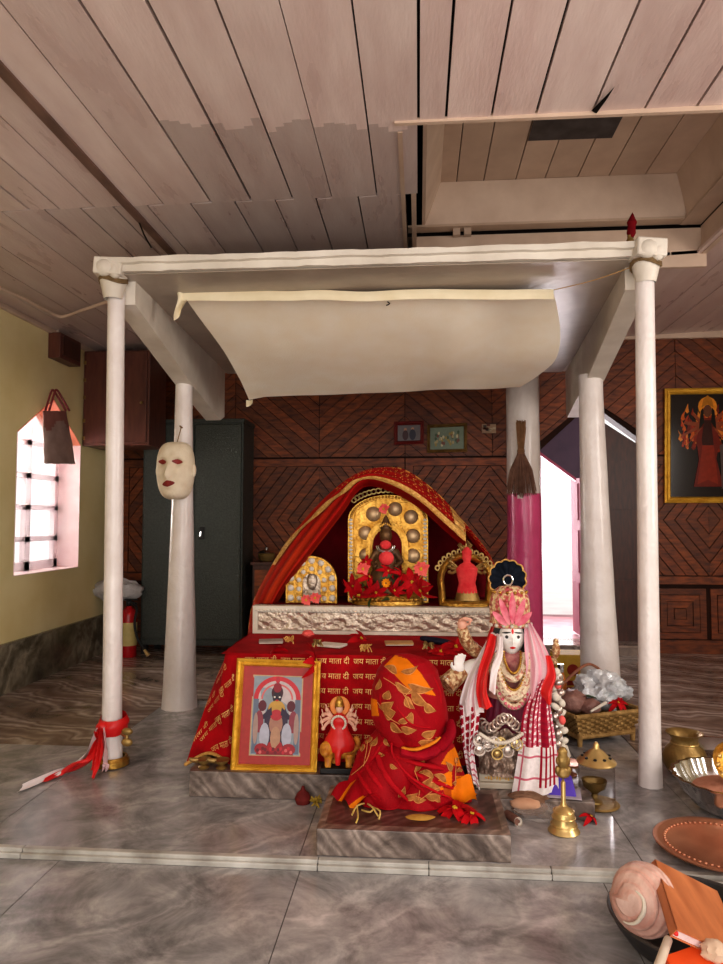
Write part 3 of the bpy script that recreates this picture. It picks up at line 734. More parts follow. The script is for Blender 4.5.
# ---- side cabinet behind the shrine with a lidded pot
Y = 6.2; p0, p1 = P(250,566,Y), P(292,566,Y)
g = thing('side_cabinet', 'low dark wooden cabinet half hidden behind the shawl at the back wall', 'cabinet', ((p0.x+p1.x)/2,6.38,0))
zt_ = P(250,562,Y).z
mb = MB(); mb.bb((p0.x+.02,Y+.02,0), (p1.x+.3,YB-.03,zt_-.03)); mb.build('carcass', M['darkwood'], g, flat=True)
mb = MB(); mb.bb((p0.x,Y,zt_-.03), (p1.x+.32,YB-.03,zt_)); mb.build('cabinet_top', M['darkwood'], g, flat=True, bevel=.005)
for k in range(2):
    mb = MB(); mb.bb((p0.x+.04,Y+.005,zt_-.34-k*.3), (p1.x+.02,Y+.022,zt_-.07-k*.3)); dw = mb.build('drawer', M['wood'], g, flat=True, bevel=.004)
    mb = MB(); mb.ell(((p0.x+p1.x)/2,Y-.004,zt_-.2-k*.3), .014); mb.build('knob', M['dimbrass'], dw)
q = P(266,556,6.32)
g = thing('lidded_pot', 'small lidded steel pot on the dark cabinet behind the shrine', 'pot', (q.x,6.34,zt_))
mb = MB(); mb.lathe([(0,0),(.05,0),(.075,.03),(.08,.06),(.07,.075),(0,.075)], (q.x,6.34,zt_), 18); mb.build('pot_body', M['dimbrass'], g)
mb = MB(); mb.lathe([(.08,.075),(.06,.095),(.015,.11),(.018,.125),(0,.135)], (q.x,6.34,zt_), 18); mb.build('pot_lid', M['chrome'], g)
g = thing('steel_plate', 'flat steel plate lying by the lidded pot on the dark cabinet', 'plate', (q.x+.2,6.32,zt_))
mb = MB(); mb.lathe([(0,.004),(.08,.004),(.1,.02),(.104,.02),(.085,0),(0,0)], (q.x+.2,6.32,zt_), 20); mb.build('dish', M['chrome'], g)
# ---- mask
q0 = P(177,471,4.33); cx, cy, cz = q0.x, q0.y-.02, q0.z
g = thing('hanging_mask', 'large cream face mask with red eyes and mouth hung on the left tapering post', 'mask', (cx,cy+.1,cz-.18))
Rm = Matrix.Rotation(-.12, 3, 'Z')
mb = MB()
def maskf(u, v):
    th = PI*(u*1.16-.08); ph = PI*(v-.5)
    ex = abs(math.cos(th))**.8*math.copysign(1, math.cos(th)); z = math.copysign(abs(math.sin(ph))**.75, math.sin(ph))
    k = math.cos(ph)**.55 if math.cos(ph) > 0 else 0
    w = .122*(1-.10*(z < 0)*abs(z)); p = V((w*ex*k, -.1*math.sin(th)*k, .182*z))
    fx, fz = p.x/.12, p.z/.18
    if math.sin(th) > 0:
        d = 0
        d += .034*math.exp(-((fx/.16)**2+((fz+.08)/.26)**2)) + .02*math.exp(-((fx/.22)**2+((fz+.2)/.1)**2))
        for s in (-1,1): d -= .03*math.exp(-(((fx-s*.42)/.22)**2+((fz-.28)/.13)**2)); d += .014*math.exp(-(((fx-s*.5)/.25)**2+((fz+.1)/.2)**2)); d += .012*math.exp(-(((fx-s*.4)/.3)**2+((fz-.45)/.08)**2))
        d += .012*math.exp(-((fx/.3)**2+((fz+.42)/.07)**2)); d += .012*math.exp(-((fx/.3)**2+((fz+.58)/.07)**2)); d += .012*math.exp(-((fx/.3)**2+((fz+.85)/.12)**2))
        p.y -= d
    return V((cx,cy,cz))+Rm@p
mb.grid(maskf, 56, 56)
mface = mb.build('face_shell', mat('mask_clay', (222,206,180), (238,226,204), 14, .6, bump=.3, bscale=40), g)
bv = BVHTree.FromPolygons([mface.matrix_world@v.co+V((cx,cy+.1,cz-.18)) for v in mface.data.vertices], [tuple(p.vertices) for p in mface.data.polygons])
def on(bvt, o, d, off=.002):
    h = bvt.ray_cast(o, d); return (h[0]-d*off) if h[0] else None
M['maskred'] = mat('dark_red_paint', (120,30,26), (150,44,36), 20, .5); M['skinblk'] = M['black']
def almond(name, fx, fz, w, h, m, par, tilt=0, off=.003):
    mb = MB(); pts = []
    for i in range(16):
        t = 2*PI*i/16; u = w*math.cos(t); v = h*math.sin(t)*(1-.35*abs(math.cos(t))); v += tilt*u
        o = V((cx,cy,cz))+Rm@V((fx*.12+u, -.5, fz*.18+v)); pts.append(on(bv, o, Rm@V((0,1,0)), off) or o)
    cc_ = on(bv, V((cx,cy,cz))+Rm@V((fx*.12,-.5,fz*.18)), Rm@V((0,1,0)), off+.004); c = mb.bm.verts.new(cc_); vs = [mb.bm.verts.new(p) for p in pts]
    for i in range(16): mb.face([c, vs[i], vs[(i+1) % 16]])
    mb.build(name, m, par)
for s in (-1, 1): almond('eye', s*.42, .28, .032, .016, M['maskred'], g, -.1)
almond('mouth', 0, -.48, .042, .02, M['maskred'], g, .12)
for s in (-1, 1):
    mb = MB(); mb.ell(V((cx,cy,cz))+Rm@V((s*.122,.0,.0)), (.014,.02,.042)); mb.build('ear', mface.data.materials[0], g)
mb = MB(); n0 = P(181,428,4.38); mb.tube([n0, V((cx,cy-.0,cz+.16))], .003, 5); mb.tube([n0+V((0,.06,.0)), n0+V((0,-.02,.01))], .005, 6); mb.build('hanging_string', mat('thread', (150,120,90), rough=.9), g)
# ---- broom tied to the magenta post
g = thing('grass_broom', 'dried grass hand broom tied upright on the white and magenta post', 'broom', P(521,497,5.28))
random.seed(11); mb = MB(); b2 = MB(); Yb = 5.27
top, mid, low = P(521,424,Yb), P(521,452,Yb), P(521,497,Yb)
for i in range(90):
    a_ = random.uniform(-1,1); e = random.uniform(-1,1)
    p0_ = top+V((a_*.035, e*.012, random.uniform(-.03,.03))); p1_ = mid+V((a_*.018, e*.012, 0)); 
    p2_ = low+V((a_*.115, e*.02-.01, random.uniform(-.015,.03)+.03*abs(a_))); pm = lerp(p1_, p2_, .45)+V((a_*.02,0,0))
    mb.tube([p0_, p1_], .0035, 4); b2.tube([p1_, pm, p2_], [.004,.0045,.002], 4)
M['straw'] = mat('dried_grass', (120,86,60), (160,120,86), 20, .8)
mb.build('stalks', M['straw'], g); b2.build('bristles', mat('dark_grass', (106,74,62), (140,104,86), 20, .85), g)
mb = MB()
for z in (0,.012,.024): mb.tube([mid+V((.026*math.cos(t), .02*math.sin(t), z-.01)) for t in [i*PI/8 for i in range(17)]], .004, 5)
mb.build('binding', M['straw'], g)
# ---- cloth canopy slung under the roof
def canf(u, v):
    Y0, Y1 = 3.62, 4.75
    l0, r0 = P(181,292,Y0), P(553,290,Y0); l1, r1 = P(249,397,Y1), P(520,387,Y1)
    l = lerp(l0, l1, v); r = lerp(r0, r1, v)
    p = lerp(l, r, u)
    p.x += .13*math.sin(PI*v)*u**3 + .035*math.sin(PI*v)*(1-u)**4
    p.z -= .05*math.sin(PI*v)*(.35+.65*u) + .004*math.sin(PI*u)*v
    p.z += .02*math.sin(PI*min(1, v*1.2))*math.sin(u*9+v*4)*u**2 + .012*nz((u*5,v*3,2))
    p.z -= .05*max(0, v-.8)*5*max(0, .06-u)/.06*.4
    # soft pleats running in from the right hem
    p.z -= .034*math.exp(-((u-.78+.12*v)/.05)**2)*math.sin(PI*v) - .026*math.exp(-((u-.88+.1*v)/.04)**2)*math.sin(PI*v)
    return p
g = thing('cloth_canopy', 'cream cotton cloth slung flat under the pavilion roof above the shrine', 'canopy cloth', P(370,400,4.3))
mb = MB(); mb.grid(canf, 70, 40); mb.build('cloth_sheet', M['cloth'], g)
mb = MB()
def hem(u, v): 
    p = canf(u, 0); return p+V((0, -.012-.006*math.sin(v*PI), -.052*v+.006*nz((u*9,0,0))))
mb.grid(hem, 60, 4); hm = mat('cream_hem', (236,222,190), (246,234,206), 8, .8); mb.build('folded_hem', hm, g); mb = MB()
def flap(u, v):
    p = canf(0,0); return p+V((-.02+.055*u+.012*math.sin(v*5), -.012-.02*math.sin(u*5+v*3), -.16*v*(1-.45*u)-.0))
mb.grid(flap, 8, 10); mb.build('corner_flap', hm, g); mb = MB()
def tail(u, v):
    p = canf(0,1); return p+V((-.02+.05*u, .02*math.sin(u*4), -.05*v*(1-.5*u)))
mb.grid(tail, 6, 6)
mb.build('corner_flap', hm, g)
for a_, b_ in ((P(127,264,3.34), canf(0,0)), (P(640,264,3.33), canf(1,0))):
    mb = MB(); mid = lerp(a_, b_, .5)-V((0,0,.012)); mb.tube(curve([a_, mid, b_], 8), .0025, 5); mb.build('tie_string', mat('straw_string', (190,150,96), rough=.8), g)
mb = MB(); q = P(388,281,3.7); zz = 2.43-.0258*(3.7-3.32)
mb.tube(curve([(q.x,3.7,zz),(q.x+.012,3.7,zz-.02),(q.x-.01,3.7,zz-.04),(q.x+.008,3.7,zz-.06),(q.x-.01,3.7,zz-.07)], 16), .003, 6)
tag(mb.build('wire_hook', M['dark']), 'little bent wire hook under the pavilion roof above the cream cloth', 'hook')
# ---- red finial on the roof corner
q = P(631,222,3.36)
g = thing('roof_pennant', 'small dark red cloth wound on a stick atop the right roof corner', 'pennant', (q.x,3.38,2.50))
mb = MB(); mb.lathe([(.024,0),(.026,.02),(.012,.05),(.014,.06),(.006,.07),(.006,.1)], (q.x,3.38,2.50), 10); mb.build('holder', M['dimbrass'], g)
mb = MB(); mb.lathe([(.012,.05),(.022,.075),(.018,.105),(.024,.125),(.012,.15),(.006,.165),(0,.175)], (q.x,3.38,2.50), 10, Matrix.Rotation(.08,3,'Y')); mb.build('cloth_wrap', M['dkred'], g)
# ================================================================== SHRINE
M['petal'] = mat('red_petal', (150,8,20), (206,20,30), 14, .6, bump=.1)
M['pinkpetal'] = mat('coral_petal', (226,84,84), (244,120,110), 12, .6)
M['leaf'] = mat('dark_leaf', (40,64,30), (70,96,44), 14, .5)
M['pollen'] = mat('yellow_flower_centre', (196,160,40), (224,190,70), 30, .7)
M['marigold'] = mat('marigold', (236,140,20), (250,170,40), 20, .7)
M['vermilion'] = mat('vermilion_paste', (214,48,56), (238,84,84), 16, .7, bump=.5, bscale=40)
M['goldthread'] = mat('gold_brocade', (196,140,62), (240,196,116), 60, .5, metal=.2, bump=.5, bscale=140)
M['sheer'] = mat('red_brocade', (235,235,235), (255,255,255), 9, .7, attr=True, bump=.2, bscale=90)
M['ivory'] = mat('white_ledge_edge', (206,196,180), (228,220,204), 20, .4)
M['paper'] = mat('paper', (222,212,198), (238,230,218), 20, .8)
M['printgold'] = mat('gold_print', (214,160,92), (236,190,120), 50, .45, metal=.35)

# ---- marble bases
def slab(name, label, x0, x1, y0, y1, z0, z1, fn=None):
    g = thing(name, label, 'plinth', ((x0+x1)/2,(y0+y1)/2,z0))
    mb = MB(); n = 26
    for i in range(n):
        for j in range(10):
            xa, xb = lerp(x0,x1,i/n), lerp(x0,x1,(i+1)/n); ya, yb = lerp(y0,y1,j/10), lerp(y0,y1,(j+1)/10)
            mb.poly([(xa,ya,z1),(xb,ya,z1),(xb,yb,z1),(xa,yb,z1)], fn((i+.5)/n,(j+.5)/10) if fn else (1,1,1,1))
    mb.build('top_slab', M['plinth'], g, flat=True)
    mb = MB(); mb.bb((x0,y0,z0), (x1,y1,z1-.001)); mb.build('plinth_body', M['plinth'], g, flat=True, bevel=.003)
    return g
def stain(u, v):
    n = .5+.5*nz((u*5,v*4,1)); e = min(u,1-u,v*.6,(1-v)*.6)
    if e < .05: return (.95,.72+.2*n,.68+.2*n,1)
    k = .26+.3*n; return (k*1.1,k*.66,k*.64,1)
slab('front_plinth', 'low marble slab in front, top stained dark red, under the draped bundle', -.37, .318, 2.552, 2.96, .001, .096, stain)
slab('altar_plinth', 'long low marble base under the red velvet altar cloth', -1.0, .17, 3.04, 4.5, .001, .11, lambda u, v: (1,.82+.15*nz((u*6,v*3,0)),.8+.15*nz((u*6,v*3,0)),1))
# ---- altar with velvet cover
TOPZ, XA, XB = .575, -.905, .45
mb = MB(); mb.bb((XA+.03,3.26,.111), (.2,3.84,TOPZ-.012)); mb.bb((XA+.03,3.84,.111), (XB-.02,4.45,TOPZ-.012)); mb.bb((XA+.03,3.86,TOPZ-.012), (XB-.02,4.45,.705)); mb.build('altar_block', M['darkwood'], flat=True, kind='structure')
cv = thing('altar_cover', 'red velvet altar cover printed with rows of golden prayer lettering', 'cloth', (-.2,3.2,.115))
def smooth(t): return t*t*(3-2*t)
TP = [(0,-.915,3.8),(.10,-.92,3.5),(.2,-.90,3.24),(.26,-.83,3.215),(.872,.235,3.215),(1,.46,3.52)]
BT = [(0,-1.0,3.75),(.07,-1.08,3.36),(.14,-1.05,3.15),(.23,-.86,3.135),(.3,-.78,3.17),(.872,.24,3.18),(1,.46,3.5)]
def cover(s, v, off=0):
    ax, ay = interp(TP, s); bx, by = interp(BT, s)
    w = v**.8
    p = V((lerp(ax,bx,w), lerp(ay,by,w), lerp(TOPZ+.006, .118+.03*math.sin(s*40)*(s < .25), v)))
    fold = .016*math.sin(s*62)*v*(1 if s < .3 else .35) + .006*nz((s*30,v*3,4))
    return p+V((0, -fold-off, .004*(1-v)))
mb = MB(); mb.grid(cover, 150, 22)
mb.grid(lambda u, v: V((lerp(XA-.01,lerp(.235,.455,min(1,v*2.1)),u), lerp(3.215,3.86,v), TOPZ+.007+.003*nz((u*12,v*6,2)))), 40, 10)
mb.build('velvet', M['red'], cv)
lt = MB()
WTXT, PER, ROW = .150, .168, .0645
for r in range(8):
    for k in range(9):
        x0 = -.80+PER*k
        z0 = .538-ROW*r
        if x0+WTXT > .235 or z0 < .14: continue
        def fm(a, b, x0=x0, z0=z0):
            s = .26+.74*(x0+a+.83)/1.29; v = (TOPZ-(z0+b))/(TOPZ-.118)
            return cover(max(.26,s), max(.0,min(1,v)), .004)
        put_text(lt, 'जय माता दी', WTXT, fm)
# slanting lettering on the flaring left corner
for (u0, v0) in ((.03,.36),(.03,.62),(.03,.90),(.38,.34),(.38,.60),(.38,.86),(.66,.42),(.66,.7),(.66,.98)):
    for rep in range(1):
        def fm(a, b):
            ca, sa = math.cos(.62), math.sin(.62)
            du = (a*ca-b*sa)/.20; dv = (a*sa+b*ca)/.47
            s = .115+.125*min(1.05, max(0, u0+du*.62)); v = v0-dv*.9
            return cover(s, max(.02,min(.99,v)), .006)
        put_text(lt, 'जय माता दी', .17, fm)
lt.build('gold_lettering', M['printgold'], cv, flat=True)
mb = MB()
mb.tube([cover(i/150,1,.004)+V((0,0,.004)) for i in range(0,34)], .008, 6)
mb.build('gold_edging', M['goldthread'], cv)
# ---- embossed silver ledge
Y0 = 3.8; p0, p1 = P(253,636,Y0), P(500,634,Y0); zt_, zb_ = P(300,606,Y0).z, TOPZ+.009
x0, x1 = p0.x, p1.x
g = thing('silver_ledge', 'long embossed silver panel with ivory edging along the front of the upper shelf', 'panel', ((x0+x1)/2,Y0+.02,zb_))
def rel(u, v):
    x = lerp(x0+.03,x1-.03,u); z = lerp(zb_+.02,zt_-.035,v)
    w = math.sin(u*26+1.2*math.sin(v*3)); d = .0022*w*math.sin(PI*v)+.005*nz((u*42,v*5,0))+.002*math.sin(u*90+v*9)*math.sin(PI*v)
    return V((x, Y0-.004-d, z))
mb = MB(); mb.grid(rel, 160, 14); mb.build('embossed_panel', M['silver'], g)
mb = MB(); mb.bb((x0,Y0-.012,zt_-.03), (x1,Y0+.06,zt_)); mb.bb((x0,Y0-.012,zb_), (x1,Y0+.04,zb_+.018)); mb.bb((x0,Y0-.012,zb_+.018), (x0+.028,Y0+.04,zt_-.03)); mb.bb((x1-.028,Y0-.012,zb_+.018), (x1,Y0+.04,zt_-.03)); mb.bb((x0+.01,Y0+.008,zb_+.01), (x1-.01,Y0+.04,zt_-.01))
mb.build('ledge_frame', M['ivory'], g, flat=True)
mb = MB()
for i in range(64): mb.ell((lerp(x0+.02,x1-.02,i/63), Y0-.013, zt_-.022), .006, 8, 5)
mb.build('bead_row', M['ivory'], g)
SH = zt_                                     # shelf level on which the three gilt shrines stand
mb = MB(); mb.bb((x0+.01,Y0+.05,SH-.02), (x1,4.45,SH)); 
tag(mb.build('shelf_cloth', M['dkred']), 'dark red cloth covering the upper shelf behind the silver panel', 'cloth')
# ---- gilt arches
def arch(xc, zb, w, hs, n=20):              # outline: up the left side, round the top, down the right
    r = w/2; return [(xc-r,zb)]+[(xc-r*math.cos(PI*i/n), zb+hs+r*math.sin(PI*i/n)*ARC) for i in range(n+1)]+[(xc+r,zb)]
def archplate(mb, y, outer, inner, d, col=None):    # ring between two arch outlines of equal count
    n = len(outer)
    def q(p, yy): return V((p[0], yy, p[1]))
    for i in range(n-1):
        a, b, c, e = outer[i], outer[i+1], inner[i+1], inner[i]
        mb.hexa([q(a,y),q(b,y),q(c,y),q(e,y),q(a,y-d),q(b,y-d),q(c,y-d),q(e,y-d)], col)
ARC = .62
# central
Y = 3.98; c0 = P(388,605,Y); xc = c0.x; zb_ = SH+.002; Wc = P(428,560,Y).x-P(348,560,Y).x; Hc = P(388,495,Y).z-zb_
g = thing('central_gilt_shrine', 'tall gilt metal arch with silver bosses framing the central deity', 'shrine', (xc,Y,zb_))
hs = Hc-Wc/2*ARC
O_ = arch(xc, zb_, Wc, hs); I1 = arch(xc, zb_, Wc-.06, hs); I2 = arch(xc, zb_, Wc-.09, hs)
mb = MB(); mb.prism([V((p[0],Y+.03,p[1])) for p in O_], (0,.02,0)); mb.build('back_plate', M['gold'], g, flat=True)
mb = MB(); archplate(mb, Y+.03, O_, I1, .035); mb.build('arch_border', M['gold'], g, flat=True)
mb = MB(); 
for sx in (-1,1):
    for i in range(22): mb.ell((xc+sx*(Wc/2-.016), Y-.008, zb_+.02+i*hs/22), (.011,.008,.0085), 8, 5)
mb.build('pearl_beading', M['ivory'], g)
mb = MB(); n = len(I2)
for k in range(36):
    t = k/35*PI; mb.ell((xc-(Wc/2-.016)*math.cos(t), Y-.006, zb_+hs+(Wc/2-.016)*math.sin(t)*ARC), .008, 8, 5)
mb.build('arch_beading', M['gold'], g)
for (px, py, r) in ((373,514,.043),(395,509,.041),(411,517,.041),(413,536,.041),(413,556,.041),(365,533,.04),(365,555,.036)):
    q = P(px, py, Y); mb = MB(); mb.ell((q.x, Y+.024, q.z), (r,r*.7,r), 18, 9); mb.build('silver_boss', M['dome'], g)
mb = MB(); ARC = 1.15; zi = P(386,560,Y).z
archplate(mb, Y+.028, arch(xc-.005,zi,.24,.08), arch(xc-.005,zi,.19,.08), .03); archplate(mb, Y+.028, arch(xc-.005,zi,.19,.08), arch(xc-.005,zi,.17,.08), .015); mb.build('inner_arch', M['gold'], g); mb = MB(); mb.prism([V((p[0],Y+.022,p[1])) for p in arch(xc-.005,zi-.16,.165,.24)], (0,.006,0)); mb.build('dark_niche', M['dkred'], g, flat=True)
mb = MB(); ARC = .62
for k in range(17):
    t = PI*(.22+.56*k/16); r = Wc/2+.028
    mb.tube([(xc-r*math.cos(t)+.014*math.cos(s_), Y+.03, zb_+hs+.0+r*math.sin(t)*ARC+.012+.014*math.sin(s_)) for s_ in [i*PI/5 for i in range(11)]], .005, 5)
mb.build('lattice_crest', M['dimbrass'], g)
mb = MB(); mb.lathe([(.0,0),(.2,0),(.2,.02),(.17,.03),(.18,.05),(.15,.06),(0,.06)], (xc,Y-.05,zb_), 24, sy=.5)
for k in range(15): mb.ell((xc-.18+.024*k, Y-.13+.02*abs(k-7)/7, zb_+.03), .013, 8, 6)
mb.build('lotus_base', M['gold'], g)
# central deity
q = P(386,552,Y-.04)
g = thing('central_deity', 'small dark deity figure smeared with vermilion under the central gilt arch', 'statue', (q.x,Y-.05,zb_+.06))
mb = MB(); x, y, z0 = q.x, Y-.05, zb_+.055
mb.lathe([(.0,0),(.12,0),(.11,.06),(.08,.13),(.055,.19),(.06,.24),(.04,.27),(.022,.285),(0,.29)], (x,y,z0), 18, sy=.55)
mb.ell((x,y-.005,z0+.325), (.036,.034,.045)); mb.ell((x,y+.005,z0+.37), (.034,.03,.03)); mb.lathe([(.03,.38),(.018,.41),(.01,.43),(0,.445)], (x,y,z0), 10)
for sx in (-1,1): mb.tube([(x+sx*.05,y,z0+.24),(x+sx*.085,y-.02,z0+.18),(x+sx*.05,y-.06,z0+.15)], [.022,.018,.014], 8)
mb.build('figure', mat('dark_bronze', (64,42,30), (124,88,50), 20, .45, metal=.5), g, remesh=.006)
q1, q2 = P(386,545,y-.045), P(388,558,y-.05)
mb = MB(); mb.ell((x,y-.03,q1.z), (.032,.02,.026)); mb.ell((x+.005,y-.055,q2.z), (.042,.02,.04)); mb.build('vermilion_paste', M['vermilion'], g)
mb = MB()
for r in (.04,.05): mb.tube([(x+r*math.cos(t), y-.048-.012*math.sin(-t), q1.z-.004+r*.75*math.sin(t)) for t in [-PI*i/12 for i in range(13)]], .004, 5)
mb.build('silver_necklace', M['chrome'], g)
mb = MB()
for k in range(7): mb.ell((x-.03+.01*k, y-.02, z0+.375+.012*math.sin(PI*k/6)), (.006,.006,.012), 6, 5)
mb.build('crown', M['gold'], g)
# left small shrine
Y2 = 3.93; l0, r0 = P(286,605,Y2), P(337,605,Y2); xc2 = (l0.x+r0.x)/2; W2 = r0.x-l0.x; H2 = P(311,556,Y2).z-zb_
g = thing('left_gilt_shrine', 'small round topped gilt plaque with silver bosses at left on the shelf', 'shrine', (xc2,Y2,zb_))
ARC = 1.0; hs2 = H2-W2/2
mb = MB(); O2 = arch(xc2,zb_,W2,hs2); N2 = arch(xc2,zb_,W2*.36,hs2*.95)
archplate(mb, Y2+.03, O2, N2, .03); mb.build('gilt_plate', M['gold'], g, flat=True)
mb = MB(); archplate(mb, Y2+.006, O2, arch(xc2,zb_,W2-.02,hs2), .015); archplate(mb, Y2+.006, arch(xc2,zb_,W2*.66,hs2), arch(xc2,zb_,W2*.62,hs2), .012); mb.build('raised_rim', M['gold'], g, flat=True)
def alongarch(W, hs, n):
    pts = []; L = 2*hs+PI*W/2
    for k in range(n):
        d = L*(k+.5)/n
        if d < hs: pts.append((-W/2, d))
        elif d < hs+PI*W/2: t = (d-hs)/(W/2); pts.append((-W/2*math.cos(t), hs+W/2*math.sin(t)))
        else: pts.append((W/2, L-d))
    return pts
for (W, n, r) in ((W2*.82,11,.019),(W2*.5,9,.014)):
    for (dx, dz) in alongarch(W, hs2, n):
        mb = MB(); mb.ell((xc2+dx, Y2, zb_+dz), (r,r*.5,r), 10, 6); mb.build('silver_boss', M['ivory'], g)
mb = MB(); mb.prism([V((p[0],Y2+.028,p[1])) for p in N2], (0,.006,0)); mb.ell((xc2,Y2+.022,zb_+.12), (.03,.015,.05)); mb.ell((xc2,Y2+.02,zb_+.17), (.018,.014,.02)); mb.build('niche_relief', M['silver'], g)
# right shrine: beaded horseshoe with many-armed figure
Y3 = 3.90; l0, r0 = P(437,606,Y3), P(494,606,Y3); xc3 = (l0.x+r0.x)/2; W3 = r0.x-l0.x-.04; H3 = P(465,556,Y3).z-zb_
g = thing('right_gilt_shrine', 'gilt horseshoe arch with filigree crest at right on the shelf', 'shrine', (xc3,Y3,zb_))
pth = [(xc3-W3/2*.92,Y3,zb_)]+[(xc3-W3/2*1.0*math.cos(t),Y3,zb_+H3-W3/2+W3/2*math.sin(t)) for t in [-.25+i*(PI+.5)/24 for i in range(25)]]+[(xc3+W3/2*.92,Y3,zb_)]
mb = MB(); mb.tube(pth, .034, 10, flat=.6); mb.build('horseshoe_arch', M['gold'], g)
for i in range(1, 26, 1):
    mb = MB(); p = V(pth[i]); mb.ell(p+V((0,-.02,0)), (.009,.008,.009), 8, 5); mb.build('bead', M['dimbrass'], g)
mb = MB()
for k in range(13):
    t = PI*(.15+.7*k/12); r = W3/2+.035; c = V((xc3-r*math.cos(t),Y3,zb_+H3-W3/2+r*math.sin(t)))
    mb.tube([c+V((.011*math.cos(s_),0,.013*math.sin(s_)-.008)) for s_ in [i*PI/4 for i in range(9)]], .006, 5)
for k in (-1,0,1): mb.tube([(xc3+k*.012,Y3,zb_+H3+.03),(xc3+k*.03,Y3,zb_+H3+.06),(xc3+k*.012,Y3,zb_+H3+.085)], [.01,.014,.004], 6)
mb.build('filigree_crest', M['dimbrass'], g)
mb = MB(); mb.lathe([(0,0),(W3*.5,0),(W3*.5,.015),(W3*.4,.03),(0,.03)], (xc3,Y3-.02,zb_), 20, sy=.5); mb.build('foot_plate', M['gold'], g)
q = P(467,580,Y3-.03); x, y, z0 = q.x, Y3-.03, zb_+.031
g = thing('many_armed_deity', 'coral pink many armed deity figure inside the right gilt horseshoe', 'statue', (x,y,z0))
mb = MB(); mb.lathe([(0,0),(.06,0),(.058,.04),(.046,.09),(.056,.14),(.06,.17),(.036,.195),(.016,.205),(0,.21)], (x,y,z0), 16, sy=.7); mb.ell((x,y,z0+.232), (.027,.025,.032)); mb.lathe([(.026,.245),(.03,.262),(.012,.285),(0,.29)], (x,y,z0), 12)
mb.build('body', M['vermilion'], g, remesh=.005)
for sx in (-1,1):
    for k in range(4):
        a_ = -.3+.42*k; mb = MB(); mb.tube(curve([(x+sx*.04,y+.005,z0+.165),(x+sx*(.075+.004*k),y+.004,z0+.155+.03*math.sin(a_)+.01*k),(x+sx*.095*math.cos(a_*.7),y-.005,z0+.17+.07*math.sin(a_))], 8), .008, 6); mb.ell((x+sx*.097*math.cos(a_*.7),y-.006,z0+.172+.072*math.sin(a_)), .011, 8, 6)
        mb.build('arm', M['dimbrass'], g)
mb = MB(); mb.lathe([(.07,0),(.06,.03),(.055,.05)], (x,y,z0), 16, sy=.7); mb.build('skirt_plate', M['dimbrass'], g)
# ---- tented shawl
n = 40
ridge = curve([P(247,640,4.0), P(252,604,4.05), P(266,574,4.12), P(290,536,4.18), P(326,496,4.22), P(357,474,4.24), P(386,467,4.24), P(406,470,4.22), P(436,492,4.18), P(468,527,4.12), P(491,557,4.06), P(503,590,4.02)], n)
rear = [p+V((0,.2,-.03)) for p in ridge]
nc = 32
frontc = curve([P(258,636,3.9), P(272,604,3.9), P(286,580,3.87), P(304,556,3.85), P(324,530,3.84), P(343,505,3.84), P(356,486,3.87), P(370,480,3.92), P(394,487,3.87), P(420,502,3.84), P(444,523,3.82), P(466,542,3.82)], nc)
frontc += [lerp(ridge[nc+1+k], rear[nc+1+k], -.25)+V((-.035,-.04,-.02)) for k in range(n-nc)]
ins = [p+V((0,.09,-.035)) for p in frontc]
def shf(u, v):
    i = u*n; k = min(int(i), n-1); t = i-k
    C = [lerp(c[k], c[k+1], t) for c in (rear, ridge, frontc, ins)]
    if v < .25: p = lerp(C[0], C[1], v/.25)
    elif v < .85: w = (v-.25)/.6; p = lerp(C[1], C[2], w)+V((0,-.05*math.sin(PI*w),.012*math.sin(PI*w)))
    else: p = lerp(C[2], C[3], (v-.85)/.15)
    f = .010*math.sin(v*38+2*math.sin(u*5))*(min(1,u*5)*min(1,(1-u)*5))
    return p+V((0,-f,f*.4))
random.seed(4)
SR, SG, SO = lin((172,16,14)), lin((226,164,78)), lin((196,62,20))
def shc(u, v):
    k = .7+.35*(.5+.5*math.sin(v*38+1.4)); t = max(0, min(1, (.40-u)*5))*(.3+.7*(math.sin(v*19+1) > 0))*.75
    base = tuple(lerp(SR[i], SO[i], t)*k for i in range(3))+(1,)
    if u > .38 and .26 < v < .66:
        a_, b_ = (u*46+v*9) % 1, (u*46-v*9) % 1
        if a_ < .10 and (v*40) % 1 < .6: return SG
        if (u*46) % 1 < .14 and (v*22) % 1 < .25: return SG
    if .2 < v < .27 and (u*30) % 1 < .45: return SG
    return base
g = thing('brocade_shawl', 'red and gold brocade shawl tented over the gilt shrines', 'shawl', (-.2,4.1,SH))
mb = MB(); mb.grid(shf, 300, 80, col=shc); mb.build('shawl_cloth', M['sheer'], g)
mb = MB()
def bord(u, v):
    u = lerp(.20,.80,u); vc = .80 if u > .5 else lerp(.34,.80,smooth((u-.20)/.30)); p = shf(u, vc-.12*v+.05); return p+V((0,-.009-.003*math.sin(u*160),.002))
mb.grid(bord, 160, 4); mb.build('gold_border', M['goldthread'], g)
mb = MB()
def endb(u, v): p = shf(lerp(.765,.805,v), lerp(.85,.22,u)); return p+V((0,-.012,0))
mb.grid(endb, 12, 3); mb.build('gold_end_band', M['goldthread'], g)
mb = MB(); bc_ = [p+V((0,.06,-.02)) for p in ridge]
base = [V((p.x, 4.36, SH)) for p in ridge]
def bk(u, v):
    i = u*n; k = min(int(i), n-1); t = i-k; top = lerp(bc_[k], bc_[k+1], t); top.y = 4.33
    return lerp(top, V((top.x,4.33,SH-.1)), v)+V((0,.012*math.sin(u*70),0))
mb.grid(bk, 120, 8); mb.build('backcloth', M['dkred'], g)
